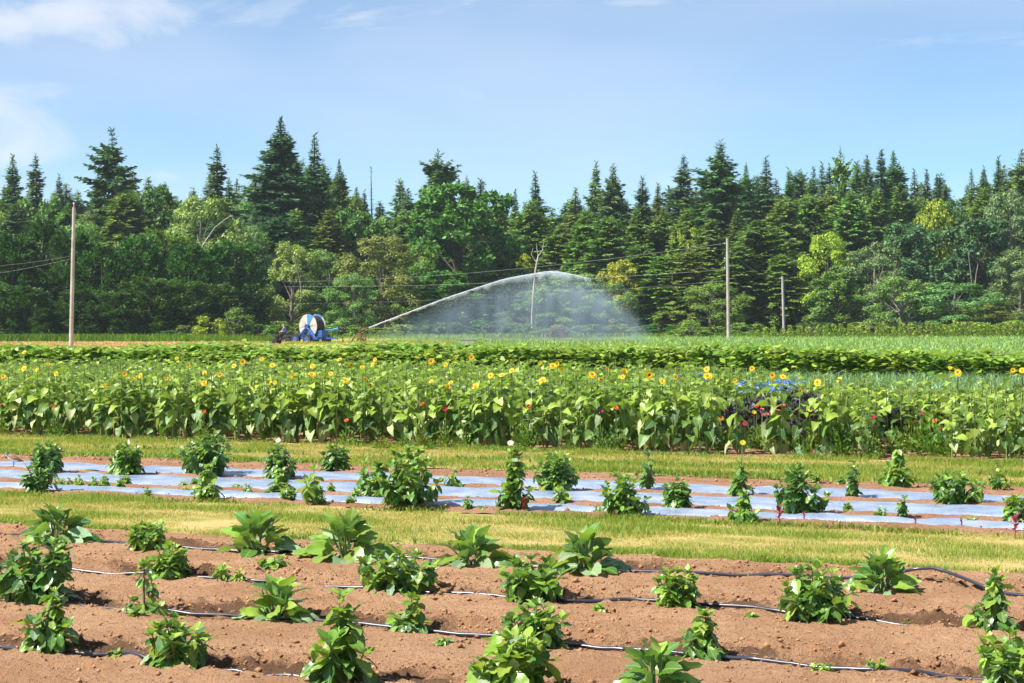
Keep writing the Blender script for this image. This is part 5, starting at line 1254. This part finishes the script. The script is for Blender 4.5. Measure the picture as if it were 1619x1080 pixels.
# row of small conifer saplings before the forest, at the right
def sapling_mesh(seed):
    r = np.random.default_rng(seed); n = 160; t = r.random(n) ** 0.7; a = r.uniform(0, 6.283, n); rad = 0.42 * t * r.uniform(0.6, 1, n)
    C = np.stack([np.cos(a) * rad, np.sin(a) * rad, 0.1 + 1.1 * (1 - t)], -1); D = unit(np.stack([np.cos(a), np.sin(a), r.uniform(0.2, 1.2, n)], -1)); S = unit(np.cross(D, r.normal(0, 1, (n, 3))))
    V, F = diamonds(C, D, S, r.uniform(0.15, 0.3, n), r.uniform(0.06, 0.12, n), 0.1); return np_mesh('crown', V, F, M['tree'])
SP = [sapling_mesh(800 + i) for i in range(3)]; sst = MB(); sst.tube([(0, 0, -0.05), (0, 0, 0.9)], [0.04, 0.01], 5); sst = sst.mesh('trunk', M['bark'])
for i in range(32):
    px = 1196 + i * 13.6 + rng.uniform(-2, 2); Y = 201 + 0.004 * (px - 1196) * 4; x = (px - W_PX / 2) / F_PX * Y
    e = empty('conifer_sapling', (x, Y, -0.03), 'small pointed conifer sapling in the line before the forest', 'tree', 'conifer saplings in a line', i); s = 1.35 * rng.uniform(0.85, 1.15) * (0.8 + 0.4 * i / 32); e.scale = (s, s, s)
    part('trunk', sst, e); o = part('crown', SP[i % 3], e); o.color = (0.24, 0.32, 0.05, 1)

# ------------------------------------------------------------------ hose reel irrigator
YR = 165.0; PPM = F_PX / YR
gr = at(494, HORIZON + CAM_H * PPM, YR)
reel = empty('hose_reel', (gr.x, YR, -0.02), 'blue hose-reel irrigation machine with a white and blue drum standing on the stubble', 'hose reel', None, math.radians(-38))
mb = MB(); mb.box((0.1, 0, 0.55), (2.9, 0.30, 0.24)); mb.box((0.1, -0.9, 0.55), (2.9, 0.2, 0.22)); mb.box((0.1, 0.9, 0.55), (2.9, 0.2, 0.22)); mb.box((-1.25, 0, 0.56), (0.2, 2.0, 0.2)); mb.box((1.35, 0, 0.56), (0.2, 2.0, 0.2)); mb.box((2.2, 0, 0.55), (1.5, 0.14, 0.14))
part('chassis', mb.mesh('chassis', M['blue']), reel)
for s in (-1, 1):
    mb = MB(); yy = s * 0.70
    mb.tube([(-1.0, yy, 0.6), (0, yy, 1.55)], 0.10, 6); mb.tube([(1.0, yy, 0.6), (0, yy, 1.55)], 0.10, 6); mb.box((0, yy, 1.55), (0.4, 0.16, 0.4)); part('drum_support', mb.mesh('drum_support', M['blue']), reel)
    mb = MB(); mb.add([(-0.95, yy + s * 0.06, 0.62), (-0.35, yy + s * 0.06, 0.62), (-0.2, yy + s * 0.06, 1.2), (-0.55, yy + s * 0.06, 1.15)], [(0, 1, 2, 3), (3, 2, 1, 0)]); mb.add([(0.95, yy + s * 0.06, 0.62), (0.35, yy + s * 0.06, 0.62), (0.2, yy + s * 0.06, 1.2), (0.55, yy + s * 0.06, 1.15)], [(0, 1, 2, 3)]); part('side_plate', mb.mesh('side_plate', M['blue']), reel)
    for dx in (-0.85, 0.55):
        mb = MB(); w_ = 0.26; n = 20
        for (r0, r1, mi) in ((0.24, 0.46, 0), (0.0, 0.24, 1)):
            for k in range(n):
                a, b = 6.283 * k / n, 6.283 * (k + 1) / n; c = (dx, s * 1.18, 0.46)
                def q(r_, a_, o): return (c[0] + r_ * math.cos(a_), c[1] + o, c[2] + r_ * math.sin(a_))
                mb.add([q(r0, a, w_ / 2), q(r1, a, w_ / 2), q(r1, b, w_ / 2), q(r0, b, w_ / 2)], [(0, 1, 2, 3)], mi); mb.add([q(r0, a, -w_ / 2), q(r1, a, -w_ / 2), q(r1, b, -w_ / 2), q(r0, b, -w_ / 2)], [(0, 3, 2, 1)], mi)
                if mi == 0: mb.add([q(r1, a, -w_ / 2), q(r1, b, -w_ / 2), q(r1, b, w_ / 2), q(r1, a, w_ / 2)], [(0, 1, 2, 3)], 0)
        part('wheel', mb.mesh('wheel', [M['rubber'], M['blue']]), reel)
DZ, DR = 1.58, 1.06
mb = MB(); prof = []
for k in range(15): prof.append((0.92 + (0.035 if k % 2 else 0), -0.50 + 1.0 * k / 14))
for k in range(len(prof) - 1):
    n = 28
    for j in range(n):
        a, b = 6.283 * j / n, 6.283 * (j + 1) / n; (r0, y0), (r1, y1) = prof[k], prof[k + 1]
        mb.add([(r0 * math.cos(a), y0, DZ + r0 * math.sin(a)), (r0 * math.cos(b), y0, DZ + r0 * math.sin(b)), (r1 * math.cos(b), y1, DZ + r1 * math.sin(b)), (r1 * math.cos(a), y1, DZ + r1 * math.sin(a))], [(0, 1, 2, 3)], 0, True)
part('hose_winding', mb.mesh('hose_winding', M['blackhose']), reel)
for s in (-1, 1):
    for k in range(8):
        mb = MB(); a0 = math.pi / 4 * k + 0.12; pts = [(0.10, a0 + 0.3)] + [(DR, a0 + math.pi / 4 * j / 5) for j in range(6)]
        y0, y1 = s * 0.51, s * 0.56
        f = [(r_ * math.cos(a), y0, DZ + r_ * math.sin(a)) for r_, a in pts]; b = [(r_ * math.cos(a), y1, DZ + r_ * math.sin(a)) for r_, a in pts]; n = len(pts)
        mb.add(f + b, [tuple(range(n)), tuple(range(n, 2 * n))[::-1]] + [(i, (i + 1) % n, n + (i + 1) % n, n + i) for i in range(n)])
        part('drum_panel', mb.mesh('drum_panel', M['blue_l'] if k in (1, 5, 6) else M['whitep']), reel)
    mb = MB(); mb.tube([(0, s * 0.50, DZ), (0, s * 0.78, DZ)], 0.17, 12); part('hub', mb.mesh('hub', M['blue']), reel)
mb = MB(); mb.box((1.15, 0.0, 0.95), (0.7, 0.8, 0.6)); part('gearbox', mb.mesh('gearbox', M['blue']), reel)
mb = MB(); mb.tube([(0.9, 0.4, 1.2), (2.2, 0.4, 1.32)], 0.06, 6); mb.tube([(2.2, 0.4, 1.32), (2.7, 0.4, 1.36)], 0.11, 8); part('arm', mb.mesh('arm', M['blue_l']), reel)

# sprinkler gun cart
gc = at(566, HORIZON + CAM_H * F_PX / 162, 162.0)
cart = empty('sprinkler_cart', (gc.x, 162.0, -0.02), 'rusty sprinkler gun cart throwing the water jet over the field', 'sprinkler')
mb = MB()
for a, b in [((-1.2, -0.5, 0.15), (0.7, -0.5, 0.25)), ((-1.2, 0.5, 0.15), (0.7, 0.5, 0.25)), ((-0.6, -0.5, 0.2), (-0.2, 0, 0.9)), ((-0.6, 0.5, 0.2), (-0.2, 0, 0.9)), ((0.7, -0.5, 0.25), (0.5, 0, 0.9)), ((0.7, 0.5, 0.25), (0.5, 0, 0.9)), ((-0.2, 0, 0.9), (0.5, 0, 0.9)), ((-1.2, -0.5, 0.15), (-1.2, 0.5, 0.15)), ((-1.2, 0, 0.15), (-1.4, 0, 0.7))]:
    mb.tube([a, b], 0.045, 6)
part('frame', mb.mesh('frame', M['rust']), cart)
for s in (-1, 1):
    mb = MB(); pts = [(0.2 + 0.28 * math.cos(6.283 * k / 16), s * 0.62, 0.30 + 0.28 * math.sin(6.283 * k / 16)) for k in range(17)]; mb.tube(pts, 0.05, 6, cap=False); mb.tube([(0.2, s * 0.62, 0.05), (0.2, s * 0.62, 0.55)], 0.02, 4); mb.tube([(-0.05, s * 0.62, 0.3), (0.45, s * 0.62, 0.3)], 0.02, 4); part('wheel', mb.mesh('wheel', M['rust']), cart)
mb = MB(); mb.tube([(0.25, 0, 0.3), (0.25, 0, 1.15)], 0.06, 8); part('riser', mb.mesh('riser', M['rust']), cart)
mb = MB(); mb.tube([(0.10, 0, 1.10), (0.32, 0, 1.22), (0.95, 0, 1.50)], [0.10, 0.08, 0.045], 8); mb.box((0.18, 0, 1.32), (0.18, 0.14, 0.22)); gun = part('gun', mb.mesh('gun', M['rust']), cart)
NOZ = Vector((gc.x + 0.95, 162.0, 1.48))

# person on a quad bike
yq = 166.0; gq = at(448, HORIZON + CAM_H * F_PX / yq, yq)
quad = empty('quad_bike', (gq.x, yq, -0.02), 'dark quad bike parked beside the blue hose reel', 'quad bike', None, math.radians(180 - 12))
mb = MB(); mb.box((0, 0, 0.52), (1.2, 0.36, 0.25)); mb.tube([(-0.75, 0, 0.62), (0, 0, 0.66), (0.7, 0, 0.66)], [0.18, 0.24, 0.16], 8); part('body', mb.mesh('body', M['atv']), quad)
for dx in (-0.6, 0.62):
    mb = MB(); mb.box((dx, 0, 0.80), (0.62, 0.85, 0.05)); mb.box((dx, 0.36, 0.74), (0.6, 0.14, 0.1)); mb.box((dx, -0.36, 0.74), (0.6, 0.14, 0.1)); part('fender', mb.mesh('fender', M['atv']), quad)
    for s in (-1, 1):
        mb = MB(); mb.tube([(dx, s * 0.30, 0.28), (dx, s * 0.36, 0.28), (dx, s * 0.52, 0.28), (dx, s * 0.56, 0.28)], [0.24, 0.29, 0.29, 0.22], 16); part('wheel', mb.mesh('wheel', M['rubber']), quad)
mb = MB(); mb.tube([(0.42, 0, 0.75), (0.30, 0, 1.02)], 0.03, 6); mb.tube([(0.26, -0.36, 1.02), (0.30, 0, 1.03), (0.26, 0.36, 1.02)], 0.022, 6); part('handlebar', mb.mesh('handlebar', M['atv']), quad)
mb = MB(); mb.box((-0.15, 0, 0.86), (0.7, 0.32, 0.12)); part('seat', mb.mesh('seat', M['rubber']), quad)
def skin(name, verts, edges, radii, mat, parent, root=0, levels=1):
    me = bpy.data.meshes.new(name); me.from_pydata(verts, edges, []); me.materials.append(mat)
    o = ob(name, me, parent)
    md = o.modifiers.new('skin', 'SKIN'); md.use_smooth_shade = True
    if not me.skin_vertices: me.attributes.new('skin', 'FLOAT', 'POINT')
    for i, r_ in enumerate(radii):
        sv = me.skin_vertices[0].data[i]; sv.radius = (r_, r_) if not isinstance(r_, tuple) else r_; sv.use_root = i == root
    sb = o.modifiers.new('sub', 'SUBSURF'); sb.levels = levels; sb.render_levels = levels; return o
try:
    per = empty('person', (gq.x, yq, -0.02), 'person in a blue shirt sitting on the quad bike, hands on the handlebar', 'person', None, math.radians(180 - 12))
    hip = (-0.18, 0, 0.98)
    bv = [hip, (-0.16, 0, 1.2), (-0.10, 0, 1.44), (-0.06, 0, 1.54), (-0.02, 0, 1.60), (0.0, 0, 1.70), (0.0, 0, 1.78)]; be = [(i, i + 1) for i in range(6)]; br = [0.13, 0.13, 0.14, 0.055, 0.075, 0.092, 0.06]
    for s in (-1, 1):
        b = len(bv); bv += [(-0.09, s * 0.19, 1.43), (0.02, s * 0.27, 1.20), (0.24, s * 0.30, 1.06), (0.31, s * 0.30, 1.045)]; be += [(2, b), (b, b + 1), (b + 1, b + 2), (b + 2, b + 3)]; br += [0.06, 0.048, 0.035, 0.04]
        b = len(bv); bv += [(-0.14, s * 0.11, 0.96), (0.24, s * 0.27, 0.88), (0.16, s * 0.29, 0.48), (0.32, s * 0.29, 0.43)]; be += [(0, b), (b, b + 1), (b + 1, b + 2), (b + 2, b + 3)]; br += [0.09, 0.065, 0.045, 0.04]
    body = skin('body', bv, be, br, M['skin'], per, 0, 2)
    sv = [(-0.18, 0, 0.96), (-0.16, 0, 1.2), (-0.10, 0, 1.42)]; se = [(0, 1), (1, 2)]; sr = [0.15, 0.155, 0.155]
    for s in (-1, 1):
        b = len(sv); sv += [(-0.09, s * 0.19, 1.42), (0.0, s * 0.255, 1.25)]; se += [(2, b), (b, b + 1)]; sr += [0.085, 0.075]
    reg(skin('shirt', sv, se, sr, M['shirt'], per))
    tv = [(-0.18, 0, 0.97)]; te = []; trd = [0.15]
    for s in (-1, 1):
        b = len(tv); tv += [(-0.12, s * 0.12, 0.96), (0.24, s * 0.27, 0.88), (0.16, s * 0.29, 0.52)]; te += [(0, b), (b, b + 1), (b + 1, b + 2)]; trd += [0.11, 0.085, 0.065]
    reg(skin('trousers', tv, te, trd, M['trouser'], per))
    reg(skin('hair', [(-0.03, 0, 1.71), (-0.01, 0, 1.79)], [(0, 1)], [0.095, 0.08], M['hair'], per))
    mb = MB()
    for s in (-1, 1):
        mb.box((0.095, s * 0.035, 1.715), (0.012, 0.022, 0.012))
    part('eyes', mb.mesh('eyes', M['rubber']), per)
except Exception as ex:
    print('person failed', ex)

# white crate in the wetted field
gw = ground_at(740, 551)
cr = empty('crate', (gw[0], gw[1], -0.03), 'white field crate standing in the crop under the water spray', 'crate')
mb = MB(); mb.box((0, 0, 0.12), (1.2, 1.0, 0.10)); mb.box((0, -0.48, 0.42), (1.2, 0.05, 0.52)); mb.box((0, 0.48, 0.42), (1.2, 0.05, 0.52)); mb.box((-0.6, 0, 0.42), (0.05, 0.9, 0.52)); mb.box((0.6, 0, 0.42), (0.05, 0.9, 0.52)); part('box', mb.mesh('box', M['whitep']), cr)
mb = MB(); mb.box((0, 0, 0.71), (1.28, 1.06, 0.05)); part('lid', mb.mesh('lid', M['whitep']), cr)
mb = MB(); mb.box((-0.45, 0, 0.03), (0.12, 0.95, 0.07)); mb.box((0.45, 0, 0.03), (0.12, 0.95, 0.07)); part('runner', mb.mesh('runner', M['whitep']), cr)

# ------------------------------------------------------------------ water jet and mist
ARC = [(0.0, 0.0), (120, 46), (215, 77), (290, 90), (350, 78), (400, 50), (440, 12), (452, 0)]   # pixel offsets right/up of the nozzle
PW = F_PX / 162.0
ax = np.array([p[0] for p in ARC]) / PW; az_ = np.array([p[1] for p in ARC]) / PW + NOZ.z; az_[-1] = 0.9; az_[-2] = 1.6
def arc_z(x):
    t = np.linspace(0, 1, len(ax)); xs = np.linspace(0, ax[-1], 200)
    z = np.interp(xs, ax, az_); k = np.hanning(25); k /= k.sum(); zp = np.pad(z, 12, mode='edge'); z = np.convolve(zp, k, 'valid'); z[:8] = np.interp(xs[:8], ax, az_)
    return np.interp(x, xs, z)
def water_mat():
    m, nt, out = new_mat('water_drops'); p = nd(nt, 'ShaderNodeBsdfPrincipled'); p.inputs['Base Color'].default_value = (0.85, 0.90, 0.95, 1); p.inputs['Roughness'].default_value = 0.3
    tr = nd(nt, 'ShaderNodeBsdfTranslucent'); tr.inputs['Color'].default_value = (0.9, 0.95, 1, 1); mx = nd(nt, 'ShaderNodeMixShader'); mx.inputs[0].default_value = 0.4
    nt.links.new(p.outputs[0], mx.inputs[1]); nt.links.new(tr.outputs[0], mx.inputs[2]); nt.links.new(mx.outputs[0], out.inputs['Surface']); return m
M['water'] = water_mat()
r = np.random.default_rng(77); n = 95000
t = r.beta(0.95, 1.5, n); x = t * 19.0
spread = (0.05 + 0.30 * (t ** 1.7)) * (0.7 + 0.5 * noise2(x * 2.2, x * 0, 4))
P = np.stack([x, r.normal(0, 1, n) * spread, arc_z(x) - np.abs(r.normal(0, 1, n)) * spread * 0.9 * (1 + 0.5 * t) + 0.12 * spread], -1)
m2 = 9000; x2 = 5 + 18.0 * r.beta(1.3, 1.5, m2); up_ = arc_z(x2); cl = fbm(x2 * 0.9, x2 * 0 + 3, 3, 66) * 0.5 + 0.5
z2 = up_ - np.abs(r.normal(0, 0.5, m2)) * (0.4 + 1.4 * cl) * (0.5 + x2 / 14); P2 = np.stack([x2 + r.normal(0, 0.2, m2) + r.exponential(0.05, m2) * x2, r.normal(0, 0.5, m2), z2 + r.normal(0, 0.02, m2) * x2], -1); P2 = P2[(P2[:, 2] > 0.4)]
A = np.concatenate([P, P2]); S = np.concatenate([r.uniform(0.014, 0.030, len(P)) * (1 - 0.45 * t ** 1.5), r.uniform(0.006, 0.013, len(P2))])
Vw, Fw = octa_cloud(A, S, 9, 1.0)
jet = ob('water_jet', np_mesh('water_jet', Vw, Fw, M['water'])); jet.location = (NOZ.x, NOZ.y, 0)
tag(jet, 'white water jet of drops arching from the sprinkler gun', 'water', kind='stuff')
def mist_mat():
    m, nt, out = new_mat('water_mist')
    tc = nd(nt, 'ShaderNodeTexCoord'); sx = nd(nt, 'ShaderNodeSeparateXYZ'); nt.links.new(tc.outputs['Object'], sx.inputs[0])
    XM, ZM = 25.0, 8.0
    tx = maprange(nt, sx.outputs['X'], 0.0, XM, smooth=False)
    fc = nd(nt, 'ShaderNodeFloatCurve'); cv = fc.mapping.curves[0]
    xs = np.linspace(0, XM, 10); zs = arc_z(np.clip(xs, 0, ax[-1])) / ZM
    cv.points[0].location = (0, float(zs[0])); cv.points[1].location = (1, 0.05)
    for i in range(1, 9): cv.points.new(float(xs[i] / XM), float(zs[i]))
    fc.mapping.update(); nt.links.new(tx, fc.inputs['Value'])
    hz = nd(nt, 'ShaderNodeMath', operation='MULTIPLY'); nt.links.new(fc.outputs[0], hz.inputs[0]); hz.inputs[1].default_value = ZM
    dz = nd(nt, 'ShaderNodeMath', operation='SUBTRACT'); nt.links.new(hz.outputs[0], dz.inputs[0]); nt.links.new(sx.outputs['Z'], dz.inputs[1])
    top = maprange(nt, dz.outputs[0], -0.15, 2.0)
    den = nd(nt, 'ShaderNodeFloatCurve'); c2 = den.mapping.curves[0]; c2.points[0].location = (0, 0.05); c2.points[1].location = (1, 0.0)
    for q in ((0.15, 0.28), (0.35, 0.42), (0.55, 0.62), (0.70, 1.0), (0.88, 0.55)): c2.points.new(*q)
    den.mapping.update(); nt.links.new(tx, den.inputs['Value'])
    nz = noise_node(nt, 0.8, 5, 0.62, stretch=(1.0, 0.6, 0.34), rot=(0, 0.25, 0)); nzr = maprange(nt, nz, 0.30, 0.72, 0.30, 1.55)
    ay = nd(nt, 'ShaderNodeMath', operation='ABSOLUTE'); nt.links.new(sx.outputs['Y'], ay.inputs[0]); fy = maprange(nt, ay.outputs[0], 0.6, 3.0, 1.0, 0.0)
    low = maprange(nt, sx.outputs['Z'], 0.0, 1.2, 0.7, 1.0)
    v = top
    for q in (den.outputs[0], nzr, fy, low):
        mm = nd(nt, 'ShaderNodeMath', operation='MULTIPLY'); nt.links.new(v, mm.inputs[0]); nt.links.new(q, mm.inputs[1]); v = mm.outputs[0]
    mm = nd(nt, 'ShaderNodeMath', operation='MULTIPLY'); nt.links.new(v, mm.inputs[0]); mm.inputs[1].default_value = 0.22
    pv = nd(nt, 'ShaderNodeVolumePrincipled'); pv.inputs['Color'].default_value = (0.66, 0.86, 1.0, 1); pv.inputs['Anisotropy'].default_value = 0.0
    nt.links.new(mm.outputs[0], pv.inputs['Density']); nt.links.new(pv.outputs[0], out.inputs['Volume']); return m
mv, mf = [], []
xs = np.linspace(-0.2, 25.2, 24); k = 0
for x_ in xs:
    h = float(arc_z(min(max(x_, 0), ax[-1]))) + 0.35
    for y_ in (-3.1, 3.1): mv += [(x_, y_, 0.02), (x_, y_, h)]
for i in range(len(xs) - 1):
    a = i * 4; b = a + 4; mf += [(a, b, b + 1, a + 1), (a + 2, a + 3, b + 3, b + 2), (a + 1, b + 1, b + 3, a + 3), (a, a + 2, b + 2, b)]
e_ = (len(xs) - 1) * 4; mf += [(0, 1, 3, 2), (e_, e_ + 2, e_ + 3, e_ + 1)]
me = bpy.data.meshes.new('water_mist'); me.from_pydata(mv, [], mf); me.materials.append(mist_mat()); me.update()
mist = ob('water_mist', me); mist.location = (NOZ.x, NOZ.y, 0); tag(mist, 'veil of fine falling water mist below the jet', 'mist', kind='stuff')

# ------------------------------------------------------------------ small bird on the plastic film
gb = ground_at(22, 748); ppm = F_PX / gb[1]
bird = empty('bird', (gb[0], gb[1], 0.085), 'small brown bird with a white belly standing on the plastic mulch', 'bird', None, math.pi)
prof = [(-0.125, 0.070, 0.004), (-0.095, 0.082, 0.012), (-0.06, 0.094, 0.024), (-0.02, 0.106, 0.034), (0.025, 0.118, 0.036), (0.06, 0.132, 0.027), (0.075, 0.148, 0.019), (0.085, 0.166, 0.022), (0.098, 0.176, 0.021), (0.112, 0.174, 0.012), (0.122, 0.170, 0.004)]
V, F, mi = [], [], []; n = 14
for (x_, z_, r_) in [(a_, b_ - 0.012 * (a_ > 0.07), c_ * 1.38) for a_, b_, c_ in prof]:
    for k in range(n): V.append((x_, r_ * 0.82 * math.sin(6.283 * k / n), z_ + r_ * math.cos(6.283 * k / n)))
for i in range(len(prof) - 1):
    for k in range(n):
        F.append((i * n + k, i * n + (k + 1) % n, (i + 1) * n + (k + 1) % n, (i + 1) * n + k)); c = math.cos(6.283 * (k + 0.5) / n)
        mi.append(1 if c < -0.15 and i > 1 else 0)
M['b_brown'] = plain('brown_feather', (0.30, 0.17, 0.09), 0.8, var=0.4, vscale=60); M['b_white'] = plain('white_feather', (0.75, 0.72, 0.68), 0.8, var=0.08)
me = bpy.data.meshes.new('body'); me.from_pydata(V, [], F); me.materials.append(M['b_brown']); me.materials.append(M['b_white']); me.polygons.foreach_set('material_index', mi); me.polygons.foreach_set('use_smooth', [True] * len(F)); me.update(); part('body', me, bird)
mb = MB(); mb.tube([(0.118, 0, 0.159), (0.145, 0, 0.155)], [0.005, 0.001], 6); part('beak', mb.mesh('beak', M['rubber']), bird)
for s in (-1, 1):
    mb = MB(); mb.tube([(0.005, s * 0.012, 0.082), (0.0, s * 0.013, 0.04), (0.008, s * 0.013, 0.0)], 0.0035, 5); mb.tube([(0.008, s * 0.013, 0.002), (0.028, s * 0.016, 0.0)], 0.003, 4); part('leg', mb.mesh('leg', M['b_brown']), bird)
    mb = MB(); mb.add([(0.045, s * 0.040, 0.132), (0.03, s * 0.046, 0.108), (-0.05, s * 0.038, 0.088), (-0.13, s * 0.010, 0.075), (-0.06, s * 0.036, 0.116)], [(0, 1, 2, 3, 4), (4, 3, 2, 1, 0)]); part('wing', mb.mesh('wing', M['clod']), bird)
    mb = MB(); mb.box((0.104, s * 0.023, 0.168), (0.006, 0.004, 0.006)); part('eye', mb.mesh('eye', M['rubber']), bird)
# black hose fitting in the soil behind the bird
gh = ground_at(9, 724); fit = empty('hose_fitting', (gh[0], gh[1], 0.0), 'black hose fitting poking out of the soil near the small bird', 'hose fitting')
mb = MB(); mb.tube([(-0.06, 0, 0.0), (-0.01, 0, 0.05)], 0.012, 8); part('pipe', mb.mesh('pipe', M['straw']), fit); mb = MB(); mb.tube([(-0.01, 0, 0.05), (0.03, 0, 0.08)], 0.022, 10); part('cap', mb.mesh('cap', M['hose']), fit)

# ------------------------------------------------------------------ thin summer haze over the whole field and forest
def haze_box():
    m, nt, out = new_mat('summer_haze')
    pv = nd(nt, 'ShaderNodeVolumePrincipled'); pv.inputs['Color'].default_value = (0.80, 0.90, 1.0, 1); pv.inputs['Density'].default_value = 0.00011
    nt.links.new(pv.outputs[0], out.inputs['Volume'])
    mb = MB(); mb.box((0, 1350, 24.5), (5200, 3500, 51.5)); o = ob('haze', mb.mesh('haze', m)); tag(o, None, kind='stuff'); return o
haze_box()
